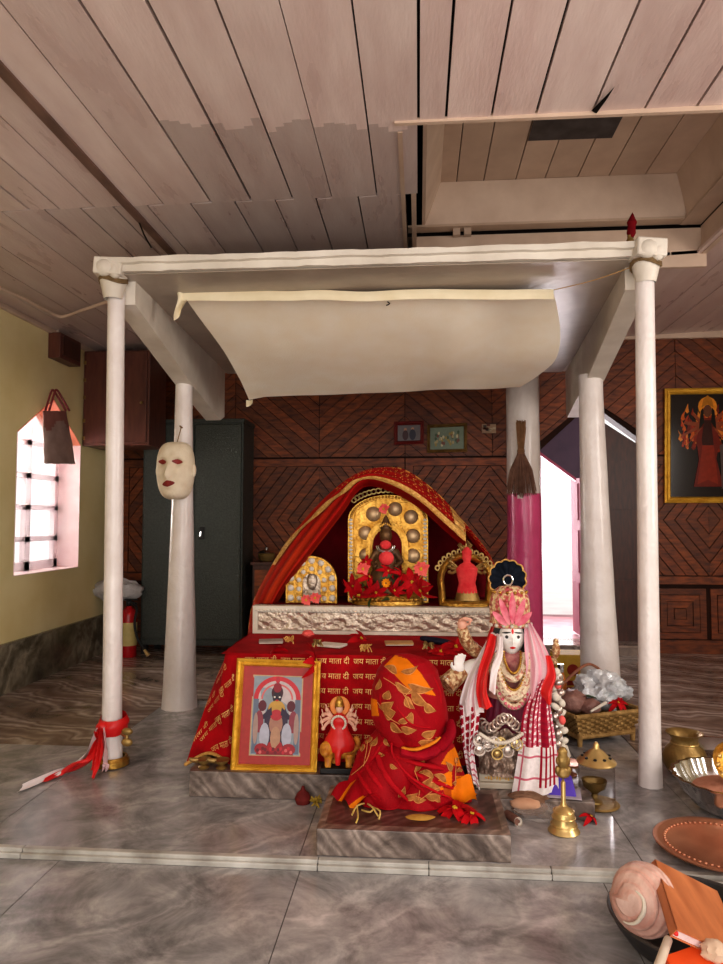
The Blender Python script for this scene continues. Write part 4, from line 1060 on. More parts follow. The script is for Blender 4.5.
def lside(u, v):
    i = u*n*.30; k = min(int(i), n-1); t = i-k; a_ = lerp(frontc[k], frontc[k+1], t)+V((0,.02,-.01)); b_ = V((lerp(-.93,-.72,u)+.12*v, 4.30, max(SH-.08, a_.z-.05*v)))
    return lerp(a_, b_, v)+V((0,-.015*math.sin(v*20+u*4),0))
mb = MB(); mb.grid(lside, 30, 20); mb.build('inner_drape', M['dkred'], g)
mb = MB(); mb.tube([(xc,4.36,SH), (xc,4.36,ridge[20].z-.03)], .012); mb.build('prop_stick', M['darkwood'], g)

# ---- flowers: one red bloom and one coral bloom, then copies
def petal(mb, L, W, M3, curl=.3, c=V((0,0,0)), nseg=5):
    rows = []
    for i in range(nseg+1):
        t = i/nseg; w = W*math.sin(PI*min(1,(t*.92+.05)))**.8; d = -curl*L*t*t
        rows.append([c+M3@V((L*t, w/2*s, d+abs(s)*w*.18)) for s in (-1,0,1)])
    vs = [[mb.bm.verts.new(p) for p in r] for r in rows]
    for i in range(nseg):
        for j in range(2): mb.face([vs[i][j], vs[i][j+1], vs[i+1][j+1], vs[i+1][j]])
def make_flower(name, label, m, np_, L, W, curl, centre=True, group='red blooms offered on the shrine'):
    g = thing(name, label, 'flower', (0,0,0), group)
    for k in range(np_):
        a_ = 2*PI*k/np_+random.uniform(-.15,.15); R_m = Matrix.Rotation(a_,3,'Z') @ Matrix.Rotation(-random.uniform(.0,.5),3,'Y')
        mb = MB(); petal(mb, L*random.uniform(.8,1.1), W, R_m, curl*random.uniform(.7,1.3)); mb.build('petal', m, g)
    mb = MB()
    for k in range(5): mb.ell((.005*math.cos(k*1.3)*(k > 0), .005*math.sin(k*1.3)*(k > 0), .005), .0038, 6, 5)
    mb.build('flower_centre', M['pollen'], g)
    return g
random.seed(21)
fl = make_flower('red_flower', '', M['petal'], 7, .07, .034, .75)
def face_rot(tx, tz): return Euler((PI/2+tx, 0, tz)).to_matrix().to_euler()
spots = [   # px, py, depth, rotation, scale, label
 (359,594,3.77,(2.6,.1,.1),1.35,'long red flower drooping over the silver panel edge at left of centre'),
 (353,586,3.83,(1.2,-.9,.2),.85,'red flower at the far left foot of the central gilt arch'),
 (369,577,3.82,(.9,.4,1.0),.9,'red flower left below the central deity'),
 (376,592,3.80,(2.2,.3,.3),.95,'red flower low in the cluster just left of the orange marigold'),
 (388,571,3.84,(1.0,.7,.2),.7,'red flower pressed against the chest of the central deity'),
 (395,590,3.80,(1.9,-.4,-.5),.8,'red flower low in the cluster right of the orange marigold'),
 (402,575,3.84,(1.1,.9,.9),.75,'red flower right below the central deity'),
 (412,582,3.79,(1.3,.9,-.2),1.15,'red flower with broad petals at the right foot of the central arch'),
 (421,590,3.77,(2.3,.5,-.6),1.15,'red flower hanging lowest at the right of the central cluster'),
 (366,562,3.88,(1.0,-.5,.4),.6,'small red flower highest on the left of the central cluster')]
first = True
for (px, py, Yd, tl, sc, lab) in spots:
    q = P(px, py, Yd)
    o = fl if first else dup(fl)
    o.location = q; o.rotation_euler = tl; o.scale = (sc,)*3; o['label'] = lab; first = False
gn = 'red blooms along the altar top'
for (px, py, Yd, sc, lab) in ((361,641,3.6,1.1,'red flower lying before the silver panel below the drooping bloom'),(316,660,3.19,1.1,'red flower hanging over the altar edge at the photo frame corner'),(456,648,3.4,1.2,'red flower on the altar near the raised white hand'),(441,652,3.3,1.0,'red flower second from the raised white hand on the altar'),(277,651,3.28,.8,'red flower at the left of the altar top above the photo frame')):
    q = P(px, py, Yd); o = dup(fl); o.location = q if Yd > 3.3 else q+V((0,-.02,0)); o.location.z = max(o.location.z, TOPZ+.02) if Yd > 3.25 else o.location.z
    o.rotation_euler = (.7 if Yd > 3.2 else 1.3, random.uniform(-.2,.2), random.uniform(-2,2)); o.scale = (sc,)*3; o['label'] = lab; o['group'] = gn
random.seed(8)
pk = make_flower('coral_flower', '', M['pinkpetal'], 12, .036, .022, .1, group='coral blooms on the gilt shrines')
first = True
for (px, py, Yd, sc, lab) in ((384,509,3.93,.95,'coral flower stuck at the top of the central gilt arch'),(363,569,3.82,1.1,'coral flower low on the left side of the central arch'),(421,569,3.82,1.3,'coral flower low on the right side of the central arch'),(306,600,3.85,.95,'coral flower left of the pair in the small left shrine'),(315,598,3.85,.95,'coral flower right of the pair in the small left shrine')):
    o = pk if first else dup(pk); q = P(px, py, Yd); o.location = q; o.rotation_euler = (PI/2-.1,0,random.uniform(-.4,.4)); o.scale = (sc,)*3; o['label'] = lab; first = False
random.seed(77)
for k, (px, py) in enumerate(((362,586),(380,579),(396,582),(407,592),(372,598),(427,583),(390,600))):
    mb = MB(); q = P(px, py, 3.83); petal(mb, .07, .03, Euler((random.uniform(.6,1.6), random.uniform(-.5,.5), random.uniform(-3,3))).to_matrix(), .3, q)
    tag(mb.build('dark_leaf', M['leaf']), 'dark green leaf tucked among the red flowers at the central arch', 'leaf', 'leaves among the shrine flowers')
g = thing('marigold', 'single orange marigold in the middle of the red flower cluster', 'flower', P(386,583,3.77))
mb = MB(); q = P(386,583,3.77)
for r, nn_ in ((.022,10),(.014,8),(.007,5)):
    for k in range(nn_): petal(mb, .016, .012, Matrix.Rotation(PI/2,3,'X') @ Matrix.Rotation(2*PI*k/nn_+r*40,3,'Z') @ Matrix.Rotation(-.6,3,'Y'), .1, q+V((r*.6*math.cos(2*PI*k/nn_), -.02+r, r*.6*math.sin(2*PI*k/nn_))), 3)
mb.build('petals', M['marigold'], g)
# loose greens and tinsel on the altar top
for k, (px, py, lab, cat) in enumerate(((290,640,'tuft of gold tinsel on the altar top near the left end','tinsel'),(318,643,'tuft of gold tinsel and leaf above the photo frame corner','tinsel'),(366,648,'tuft of gold tinsel hanging below the lying red flower','tinsel'),(428,645,'tuft of gold tinsel on the altar beside the dark pouch','tinsel'))):
    q = P(px, py, 3.32); q.z = max(q.z, TOPZ+.025); mb = MB(); random.seed(30+k)
    for i in range(26):
        a_ = random.uniform(0,2*PI); r = random.uniform(.012,.03); mb.tube(curve([q, q+V((r*.6*math.cos(a_), r*.3*math.sin(a_)-.01, random.uniform(-.005,.02))), q+V((r*math.cos(a_), r*.4*math.sin(a_)-.015, random.uniform(-.02,.02)))], 5), .003, 4)
    tag(mb.build('tinsel_tuft', M['dimbrass'] if k % 2 else M['goldthread']), lab, cat, 'tinsel tufts on the altar')
def booklet(px, py, Yd, w, d, rz, m, lab, cat='booklet', h=.008, name='booklet'):
    q = P(px, py, Yd); q.z = TOPZ+.012
    g = thing(name, lab, cat, q); R_m = Euler((0,0,rz)).to_matrix()
    mb = MB(); mb.box(q+V((0,0,h/2+.004)), (w,d,h), R_m); mb.build('cover', m, g, flat=True, bevel=.002)
    mb = MB(); mb.box(q+V((0,0,h/2)), (w*.96,d*.97,h*.8), R_m); mb.build('pages', M['paper'], g, flat=True)
booklet(332,640,3.42,.13,.08,-.35,M['paper'],'open white booklet lying on the altar before the silver panel')
booklet(271,641,3.5,.12,.08,.2,mat('card_grey', (150,136,128), (176,160,150), 20, .5),'grey card lying at the left end of the altar top','card')
booklet(399,639,3.5,.14,.08,.1,mat('ochre_cover', (176,130,70), (206,160,96), 20, .5),'ochre patterned booklet lying at the middle of the altar top')
mb = MB(); q = P(438,637,3.55); q.z = TOPZ+.022
mb.grid(lambda u, v: q+Euler((0,.12,-.2)).to_matrix()@V((.095*math.cos(PI*u)*(1-.1*abs(math.cos(2*PI*v))), .03*math.cos(2*PI*v)*math.sin(PI*u)**.5, .016*math.sin(2*PI*v)*math.sin(PI*u)**.5)), 16, 14, cv=True)
tag(mb.build('dark_pouch', mat('navy_cloth', (26,26,40), (40,40,58), 20, .7)), 'dark navy pouch lying on the altar top right of centre', 'pouch')
crumple('sweet_lump', P(308,636,3.5)*1+V((0,0,.012)), (.03,.025,.018), 5, M['pinkpetal'], 'pale pink lump of offering beside the white booklet', 'offering')

# ---- framed photograph leaning on the altar
tl, tr, br, bl = P(238,658,3.155), P(321,661,3.165), P(317,773,3.085), P(231,771,3.085)
root, at, a, b = framed('photo_frame', 'gold framed deity picture with red mount leaning against the altar cloth', 'picture', [tl,tr,br,bl], .022, .032, M['goldpaint'], V((0,-1,0)))
mb = MB(); flatpoly(mb, at, [(a,b),(1-a,b),(1-a,1-b),(a,1-b)], .005, R_(176,50,44)); mb.build('red_mount', M['paint'], root)
pr = MB(); A = .17; 
flatpoly(pr, at, [(.2,.145),(.8,.145),(.8,.86),(.2,.86)], .0058, R_(196,168,130)); flatpoly(pr, at, [(.215,.155),(.785,.155),(.785,.85),(.215,.85)], .0062, R_(150,160,170)); pr.build('print', M['paint'], root)
mb = MB(); d = .0068
def bl_(u, v, ru, rv, c, k=0): flatpoly(mb, at, blob(at,u,v,ru,rv,0), d+.0002*k, R_(*c))
def ring_(u, v, r0, r1, asp, c, k):
    for i in range(16):
        t0, t1 = PI+PI*i/16, PI+PI*(i+1)/16
        flatpoly(mb, at, [(u+r0*math.cos(t0),v+r0*asp*math.sin(t0)),(u+r1*math.cos(t0),v+r1*asp*math.sin(t0)),(u+r1*math.cos(t1),v+r1*asp*math.sin(t1)),(u+r0*math.cos(t1),v+r0*asp*math.sin(t1))], d+.0002*k, R_(*c))
bl_(.5,.36,.24,.19,(206,190,190),0)
ring_(.5,.36,.225,.28,.74,(206,44,56),1); ring_(.5,.36,.17,.19,.74,(222,110,110),1)
flatpoly(mb, at, [(.225,.36),(.285,.36),(.285,.84),(.225,.84)], d+.0002, R_(110,120,140)); flatpoly(mb, at, [(.715,.36),(.775,.36),(.775,.84),(.715,.84)], d+.0002, R_(110,120,140))
flatpoly(mb, at, [(.38,.84),(.36,.5),(.42,.4),(.58,.4),(.64,.5),(.62,.84)], d+.0006, R_(60,40,66))
bl_(.5,.30,.07,.07,(70,20,34),4); bl_(.5,.345,.055,.05,(44,24,40),5); bl_(.5,.255,.05,.045,(150,24,44),5); bl_(.5,.19,.025,.03,(190,44,60),5)
bl_(.47,.34,.012,.008,(240,230,220),7); bl_(.53,.34,.012,.008,(240,230,220),7); bl_(.5,.37,.018,.008,(200,40,50),7)
bl_(.5,.44,.1,.07,(206,160,70),6); bl_(.5,.5,.07,.05,(190,44,56),8); bl_(.5,.58,.08,.1,(180,130,110),7); bl_(.5,.7,.06,.1,(196,150,120),8)
for sx in (-1,1):
    bl_(.5+sx*.17,.42,.05,.05,(100,24,40),3); bl_(.5+sx*.2,.56,.05,.1,(150,60,74),3); bl_(.5+sx*.24,.62,.03,.14,(180,150,140),4); bl_(.5+sx*.13,.68,.06,.11,(190,190,206),6); bl_(.5+sx*.16,.8,.08,.05,(170,30,44),7); bl_(.5+sx*.04,.78,.05,.05,(176,30,40),8)
    flatpoly(mb, at, [(.5+sx*.06,.43),(.5+sx*.16,.5),(.5+sx*.15,.54),(.5+sx*.05,.5)], d+.002, R_(50,30,60))
flatpoly(mb, at, [(.34,.78),(.66,.78),(.72,.85),(.28,.85)], d+.001, R_(150,28,44))
for i in range(14): bl_(.3+.03*i,.81+.02*math.sin(i*2),.018,.016,random.choice([(206,40,56),(226,110,110),(120,20,36)]),9)
mb.build('painted_deity', M['paint'], root)
mb = MB(); g_ = [at(a,b,.014),at(1-a,b,.014),at(1-a,1-b,.014),at(a,1-b,.014)]
# ---- small many-armed figurine on its lion
q = P(339,768,3.07); x, y, z0 = q.x, 3.09, .111
g = thing('goddess_figurine', 'small painted goddess figurine in red seated on an orange lion', 'figurine', (x,y,z0))
mb = MB(); mb.box((x,y,z0+.012), (.16,.09,.024)); mb.build('base', M['black'], g, bevel=.004)
mb = MB(); zl = z0+.024
mb.ell((x,y,zl+.062), (.064,.036,.034)); mb.ell((x-.05,y-.035,zl+.078), (.034,.03,.036)); mb.ell((x-.052,y-.064,zl+.07), (.017,.016,.014))
for dx, dy in ((-.045,-.03),(-.02,.02),(.045,-.028),(.05,.02)): mb.tube([(x+dx,y+dy,zl+.055),(x+dx,y+dy-.008,zl+.025),(x+dx,y+dy-.018,zl+.004)], [.022,.016,.016], 8)
mb.tube(curve([(x+.055,y,zl+.06),(x+.082,y,zl+.09),(x+.07,y,zl+.125)], 8), [.013]*9, 6)
mb.build('lion', mat('lion_orange', (166,84,24), (236,170,60), 40, .5), g, remesh=.0055)
mb = MB(); mb.lathe([(0,0),(.066,0),(.07,.03),(.06,.055),(.042,.085),(.036,.11),(.04,.132),(.026,.15),(.012,.158),(0,.16)], (x,y-.012,zl+.068), 16, sy=.7); mb.tube([(x+.01,y-.035,zl+.1),(x+.0,y-.06,zl+.06),(x+.0,y-.062,zl+.02)], [.022,.016,.012], 8)
mb.build('red_sari', M['redsatin'], g, remesh=.005)
mb = MB(); mb.ell((x,y-.012,zl+.245), (.016,.015,.02)); mb.build('head', mat('fair_skin_paint', (226,176,150), (236,190,166), 20, .5), g)
mb = MB(); mb.lathe([(.019,0),(.021,.008),(.014,.03),(.005,.042),(0,.045)], (x,y-.01,zl+.255), 12); mb.build('crown', M['gold'], g)
mb = MB(); mb.lathe([(.022,0),(.04,.0),(.045,.006),(.04,.012),(.022,.012)], (x,y+.012,zl+.25), 24, Matrix.Rotation(PI/2,3,'X')); mb.build('halo', mat('halo_orange', (226,130,60), (240,170,90), 16, .5), g)
for sx in (-1,1):
    for k in range(4):
        a_ = -.5+.5*k; mb = MB(); p_ = (x+sx*.075*math.cos(a_*.8), y-.02, zl+.19+.06*math.sin(a_)); mb.tube(curve([(x+sx*.026,y-.008,zl+.2),(x+sx*.055,y-.006,zl+.18+.02*k),p_], 6), .0075, 6); mb.ell(p_, .009, 8, 6); mb.tube([p_, V(p_)+V((sx*.006,-.004,.025))], .003, 5)
        mb.build('arm', bpy.data.materials['fair_skin_paint'], g)
mb = MB()
for i in range(20): t = 2*PI*i/20; mb.ell((x+.03*math.cos(t), y-.035-.004*math.sin(t), zl+.19+.03*math.sin(t)), .006, 6, 5)
mb.build('garland', M['ivory'], g)
# ---- little brass feet of a lamp poking from under the cloth at left
for px, lab in ((204,'small brass lamp peeping from under the cloth corner at far left'),(222,'small brass lamp between the cloth corner and the photo frame')):
    q = P(px,770,3.08); g = thing('brass_lamp', lab, 'lamp', (q.x,3.075,.111), 'brass lamps under the cloth corner')
    mb = MB(); mb.lathe([(0,0),(.022,0),(.026,.006),(.01,.014),(.03,.03),(.034,.04),(.026,.036),(0,.03)], (q.x,3.075,.111), 16); mb.build('bowl', M['dimbrass'], g)
    mb = MB(); mb.tube([(q.x-.025,3.07,.145),(q.x-.05,3.06,.15),(q.x-.06,3.055,.156)], [.012,.01,.006], 8); mb.build('spout', M['dimbrass'], g)
# ================================================================== DRAPED BUNDLE
M['saree'] = mat('printed_saree', (225,225,225), (255,255,255), 10, .62, attr=True, bump=.12, bscale=130)
M['sleaf'] = mat('gold_leaf_print', (140,84,40), (188,128,68), 60, .6)
M['sleafe'] = mat('pale_leaf_outline', (206,132,74), (226,160,96), 40, .6)
YBd = 2.85
def zpx(y, Y=YBd): return P(415,y,Y).z
def xpx(x, Y=YBd): return P(x,700,Y).x
# silhouette table: pixel row, left, right, depth radius
SILH = [(655,399,409,.02),(657,392,418,.045),(662,384,430,.075),(671,377,438,.1),(688,371.5,444,.122),(705,370.5,447,.13),(720,372,448,.13),(730,375,447,.125),(737,379,443,.118),(742,383,437,.11)]
SILB = [(716,386,432,.07),(728,380,440,.09),(738,372,447,.105),(748,363,453,.12),(758,357,457,.13),(770,353,461,.138),(788,348,466,.145),(798,347,469,.15),(804,345,474,.155)]
RED, DRED, ORG_C = lin((168,12,26)), lin((128,8,24)), lin((240,130,14))
zb0 = .098
def bun(u, v, tab, hood):
    th = 2*PI*u; s = math.sin(th); c = math.cos(th)
    zlo, zhi = tab[0][0], tab[-1][0]; z = lerp(zlo, zhi, v)
    l, r, d = interp(tab, z); cx_, rx = (l+r)/2, (r-l)/2; low = (1-v)
    if hood:
        k = 1+.018*math.sin(th*4+v*7)+.05*low**3*nz((c*2,s*2,5)); z += .03*low**2*(-c*.9-.25)*.6
        y = YBd+.03+d*k*s*(1 if s < 0 else .55)-.016*abs(math.sin((c*1.5+v*2.2)*2.2+.4))*max(0,-s)*min(1,(1.05-v)*2)
    else:
        k = 1+low*(.05*math.sin(th*6+2*v+2*math.sin(th*2))+.06*nz((c*2.2,s*2.2,v*4)))
        y = YBd+.05+d*k*s*(1 if s < 0 else .55)
        y -= .045*(abs(math.sin(c*3.2-v*3.4+.5))**.6-.5)*max(0,-s)*min(1,low*3)+.016*abs(math.sin(c*7+v*8))*max(0,-s)*low
    return V((cx_+rx*k*c, y, z))
mk = lambda S: [(zpx(y), xpx(l), xpx(r), d) for y, l, r, d in S][::-1]
TH_, TB_ = mk(SILH), mk(SILB); TB_[0] = (zb0,)+TB_[0][1:]
def inpoly(x, y, pts):
    ins_ = False
    for i in range(len(pts)):
        (x0,y0),(x1,y1) = pts[i], pts[i-1]
        if (y0 > y) != (y1 > y) and x < (x1-x0)*(y-y0)/(y1-y0)+x0: ins_ = not ins_
    return ins_
OP = [[(395,655),(407,659),(420,672),(436,696),(410,691),(392,672),(384,666)],[(368,697),(377,700),(379,716),(366,716)],[(345,742),(360,730),(366,733),(352,750)],[(467,738),(480,745),(472,768),(441,764),(448,752)],[(456,776),(470,776),(486,800),(462,797)],[(440,776),(452,770),(452,790),(436,790)]]
def bunc(u, v, tab, hood):
    p = bun(u, v, tab, hood); x, y = proj(p)
    if math.sin(2*PI*u) > .3: base = RED
    else: base = ORG_C if any(inpoly(x, y, o) for o in OP) else RED
    return base
def proj(p):
    d = V(p)-EYE; return (CXP+FPX*d.dot(RV)/d.dot(FV), CYP-FPX*d.dot(UV)/d.dot(FV))
g = thing('draped_idol', 'seated idol wholly wrapped in a red and orange saree with golden leaf print', 'draped idol', (xpx(410),YBd+.05,zb0))
mb = MB(); mb.grid(lambda u, v: bun(u,v,TB_,False), 300, 160, cu=True, col=lambda u, v: bunc(u,v,TB_,False)); bod = mb.build('saree_wrap', M['saree'], g, sharp=80)
mb = MB(); mb.grid(lambda u, v: bun(u,v,TH_,True), 300, 160, cu=True, col=lambda u, v: bunc(u,v,TH_,True)); top = [bun(i/110, 1, TH_, True) for i in range(110)]; mb.poly(top, RED)
hoo = mb.build('saree_hood', M['saree'], g, sharp=80)
L0 = V((xpx(410),YBd+.05,zb0)); bvv, bff = [], []
for o in (bod, hoo):
    k0_ = len(bvv); bvv += [v.co+L0 for v in o.data.vertices]; bff += [tuple(i+k0_ for i in p.vertices) for p in o.data.polygons]
bvb = BVHTree.FromPolygons(bvv, bff)
def hit(x, y, off=.0025):
    d = ray(x, y).normalized(); h = bvb.ray_cast(EYE, d)
    return h[0]+h[1]*off*(1 if h[1].dot(d) < 0 else -1) if h[0] else None
lf = MB(); le = MB(); st = MB()
def leafpx(x, y, ang, L, W, curve_=.15, outline=True):
    ca, sa = math.cos(ang), -math.sin(ang)
    def pt(t, s): 
        w = W*math.sin(PI*t**.8)*(1-.25*t); bx = L*t; by = curve_*L*math.sin(PI*t)+s*w
        return (x+ca*bx-sa*by*1, y+sa*bx+ca*by)
    n = 7
    for mb_, k, off in ((le,1.25,.0022),(lf,.95,.0032)):
        for i in range(n):
            for s0, s1 in ((-k/2,0),(0,k/2)):
                q = [hit(*pt(i/n,s0),off), hit(*pt((i+1)/n,s0),off), hit(*pt((i+1)/n,s1),off), hit(*pt(i/n,s1),off)]
                if all(q) and max((q[a]-q[b]).length for a in range(4) for b in range(4)) < .06: mb_.poly(q)
def stem(pts, r=.0016):
    q = [hit(x, y, .003) for x, y in pts]
    if all(q): st.tube(curve(q, 3*len(q)), r, 5)
D = math.radians
for a_ in ((395,682,-25,24,7),(401,672,20,18,6),(397,674,150,15,7),(408,684,-10,26,8),(412,690,-42,24,9),(406,696,-55,16,8),(384,699,60,10,8),(379,707,20,16,9),(384,712,0,12,12),(391,722,-40,16,7),(398,722,30,15,6),(401,727,-10,16,7),(411,712,-80,14,6),(424,704,-30,14,8),(376,690,70,12,5),
           (366,744,75,14,6),(362,752,100,12,5),(370,746,50,12,5),(376,752,-20,10,5),(390,764,-30,9,4),(421,735,20,16,8),(418,742,10,18,7),(435,737,-30,9,4),
           (455,764,80,15,6),(451,772,120,12,5),(456,772,50,13,5),(446,782,150,15,6),(452,783,10,17,7),(440,790,170,17,8),(434,778,160,17,6),(426,764,170,14,5),(398,797,60,13,5),(404,798,20,15,6),(412,797,-10,15,6),(420,786,40,17,6),(425,796,10,18,7),(440,802,150,14,6),(415,772,80,16,5),(385,738,-60,10,4),(460,792,20,12,5),(462,752,70,9,4)):
    leafpx(a_[0], a_[1], D(a_[2]), a_[3], a_[4])
for pts in ([(384,678),(396,686),(405,697),(410,709)],[(411,690),(405,696)],[(378,702),(388,716),(400,724)],[(364,766),(367,752),(368,742)],[(418,800),(420,786),(414,770)],[(455,786),(455,772),(456,760)],[(420,800),(434,790),(447,784)],[(352,775),(366,762),(372,745)]): stem(pts)
lf.build('printed_leaves', M['sleaf'], g); le.build('leaf_outlines', M['sleafe'], g); st.build('printed_stems', M['sleafe'], g)
# scarf rolls round the neck and the cloth's trailing corners
def roll(pts, r, m, name, par=g, flat=.6, amp=.25, seed=0, tp=.5):
    mb = MB(); c = curve(pts, 24); 
    mb.tube(c, [r*(tp+(1-tp)*math.sin(PI*min(1,.08+.9*i/24)))*(1+amp*nz((i*.4,seed,0))) for i in range(25)], 10, flat=flat); return mb.build(name, m, par)
M['dsaree'] = mat('crimson_cotton', (140,8,30), (176,16,36), 9, .7, bump=.3, bscale=30)
def hp(x, y, o=.012): 
    h = hit(x, y, o); return h if h else P(x, y, YBd)
roll([hp(402,746), hp(416,747), hp(430,742), hp(438,736)], .012, mat('orange_hem', (226,130,30), (240,156,50), 9, .6), 'orange_fold', flat=.5)
roll([hp(402,752), hp(420,754), hp(438,747), P(450,735,2.79), P(450,722,2.83)], .038, M['dsaree'], 'crimson_fold', flat=.6)
roll([hp(392,742,.004), hp(394,756,.004), hp(410,776,.004), hp(434,791,.004), hp(448,797,.004)], .011, mat('red_cotton', (176,14,30), (200,24,36), 9, .7), 'lap_fold', flat=.5)
M['sfold'] = mat('saree_fold', (164,10,24), (186,16,30), 9, .7, bump=.12, bscale=90)
for k, (pts, rr) in enumerate((([(374,742),(380,762),(392,784),(408,801)],.014),([(362,758),(376,780),(392,798)],.012),([(386,752),(412,762),(440,768),(462,772)],.013),([(392,758),(420,776),(446,786),(464,792)],.012),([(356,770),(366,786),(376,800)],.011),([(404,772),(420,788),(440,802)],.012),([(383,742),(374,756),(360,772)],.012))):
    roll([hp(x_, y_, -.002) for x_, y_ in pts], rr, M['sfold'], 'drape_fold', flat=.75, amp=.3, seed=k*3, tp=.25)
for k, (pts, rr) in enumerate((([(384,676),(380,700),(390,728)],.009),([(432,672),(441,695),(438,724)],.010),([(396,706),(412,724),(434,728)],.009))):
    roll([hp(x_, y_, -.003) for x_, y_ in pts], rr, M['sfold'], 'hood_fold', flat=.6, amp=.2, seed=40+k, tp=.15)
def fl1(u, v):
    q = lerp(PZ(330,796,.103), PZ(352,776,.16), v); r = lerp(PZ(352,806,.103), PZ(382,800,.14), v)
    p = lerp(q, r, u); return p+V((0,-.01*math.sin(u*9+v*4),.012*math.sin(u*11+v*5)+.012*math.sin(PI*v)))
mb = MB(); mb.grid(fl1, 70, 50, col=lambda u, v: ORG_C if (u+v*.3)%.5 > .36 else RED); mb.build('trailing_corner', M['saree'], g)
def fl2(u, v):
    q = lerp(P(440,778,2.80), PZ(438,804,.104), v); r = lerp(P(471,776,2.82), PZ(477,801,.104), v)
    p = lerp(q, r, u); return p+V((0,-.02*math.sin(PI*v)-.008*math.sin(u*12),.006*math.sin(u*9)))
mb = MB(); mb.grid(fl2, 20, 12, col=lambda u, v: ORG_C if u > .35 else lin((190,80,20))); mb.build('orange_corner', M['saree'], g)
# things on the front plinth
o = dup(fl); q = PZ(455,812,.103); o.location = q+V((0,0,.012)); o.rotation_euler = (.1,0,.4); o.scale = (1.25,)*3; o['label'] = 'red flower lying on the front plinth against the saree hem'; o['group'] = 'red blooms on the front plinth'
o = dup(fl); q = PZ(472,817,.103); o.location = q+V((0,0,.01)); o.rotation_euler = (.15,0,1.4); o.scale = (.95,)*3; o['label'] = 'red flower nearest the right edge of the front plinth'; o['group'] = 'red blooms on the front plinth'
random.seed(14)
mb = MB()
T_ = [[(352,815),(357,806),(366,803)],[(357,806),(358,817),(356,823)],[(366,803),(372,807),(378,816)],[(362,810),(370,812),(374,808)],[(366,803),(367,798)],[(372,807),(380,811),(379,819)]]
for t in T_: mb.tube(curve([PZ(x,y,.103+.014*(i == 1)) for i,(x,y) in enumerate(t)], 6), .0035, 5)
tag(mb.build('yellow_twig', mat('yellow_thread', (206,176,96), (226,200,124), 20, .7)), 'tangle of pale yellow twigs lying on the left of the front plinth', 'twig')
mb = MB(); q = PZ(420,817,.098)
mb.grid(lambda u, v: q+V((.055*v*math.cos(2*PI*u)*(1+.3*nz((math.cos(2*PI*u),math.sin(2*PI*u),2))), .03*v*math.sin(2*PI*u), .006*(1-v**2)-.001)), 20, 6, cu=True)
o = tag(mb.build('yellow_powder', mat('turmeric', (190,140,60), (210,166,84), 30, .9)), 'patch of yellow turmeric powder on the front plinth', 'powder'); o['kind'] = 'stuff'
# pot and tinsel on the floor left of the plinth
q = PZ(303,803,0); g = thing('clay_pot', 'tiny dark red cone on the floor between the two marble plinths', 'pot', q)
mb = MB(); mb.lathe([(0,.001),(.03,.001),(.036,.02),(.026,.04),(.01,.055),(.006,.07),(0,.072)], q, 14); mb.build('pot_body', mat('maroon_clay', (96,30,30), (126,46,42), 20, .6), g)
mb = MB(); q = PZ(316,806,0); random.seed(3)
for i in range(24):
    a_ = random.uniform(0,2*PI); r = random.uniform(.01,.04); mb.tube([q+V((0,0,.02)), q+V((r*math.cos(a_)*.7, r*math.sin(a_), random.uniform(.004,.04)))], .004, 4)
tag(mb.build('marigold_strand', mat('dry_yellow', (150,126,50), (190,160,70), 20, .8)), 'withered yellow flower strand on the floor at the front plinth corner', 'garland')
mb = MB(); q = PZ(345,786,.0)
# ================================================================== WHITE FACED IDOL
YI = 3.12
def ip(x, y, dy=0): return P(x, y, YI+dy)
S = .00447
slab('idol_plinth', 'thin grey marble slab under the white faced idol', P(470,800,2.98).x, PZ(590,812,0).x, 2.93, 3.42, .001, .075)
cxI = ip(511,700).x;  bx0, bx1 = ip(474,770).x, ip(548,770).x
g = thing('white_faced_idol', 'white faced idol with pink and gold crown and maroon skirt on a marble stand', 'statue', (cxI,YI,.076))
mb = MB(); mb.bb((bx0,YI-.09,.076), (bx1,YI+.16,.1)); mb.bb((bx0+.015,YI-.075,.1), (bx1-.015,YI+.15,.135)); mb.build('stand', mat('cream_marble', (196,184,164), (224,214,196), 8, .4), g, flat=True, bevel=.003)
mb = MB()
for k in range(14): mb.box((lerp(ip(484,760).x,ip(520,760).x,k/13), YI-.077, .117), (.008,.004,.006+.006*(k % 3)))
mb.build('worn_gold_frieze', M['goldthread'], g, flat=True)
zb1 = .135; zw = ip(511,699).z
idol = g
mb = MB()
def skirt(u, v):
    th = 2*PI*u; r = lerp(.15, .082, v**.8)*(1+.05*math.cos(th*16)*(1-.3*v)); return V((cxI-.005+r*math.cos(th), YI+.03+r*.62*math.sin(th), lerp(zb1, zw, v)))
mb.grid(skirt, 96, 14, cu=True); mb.build('maroon_skirt', mat('maroon_silk', (106,20,52), (136,34,70), 8, .5), g)
zsh = ip(511,652).z
mb = MB()
mb.lathe([(0,zw-.03),(.078,zw-.03),(.074,zw+.03),(.082,zw+.1),(.104,zw+.17),(.1,zsh-.01),(.06,zsh+.02),(.034,zsh+.03),(.034,zsh+.07),(0,zsh+.07)], (cxI,YI+.03,0), 22, sy=.62)
for sx in (-1,1): mb.tube(curve([(cxI+sx*.09,YI+.03,zsh-.02),(cxI+sx*.135,YI+.02,zsh-.1),(cxI+sx*.12,YI-.03,zsh-.18)], 10), [.036-.0014*i for i in range(11)], 10)
hz = ip(511,637).z
mb.build('torso', mat('rose_blouse', (150,64,76), (206,150,140), 34, .6, bump=.3, bscale=60), g, remesh=.008)
WM = mat('white_marble', (236,232,226), (246,243,238), 6, .28)
mb = MB()
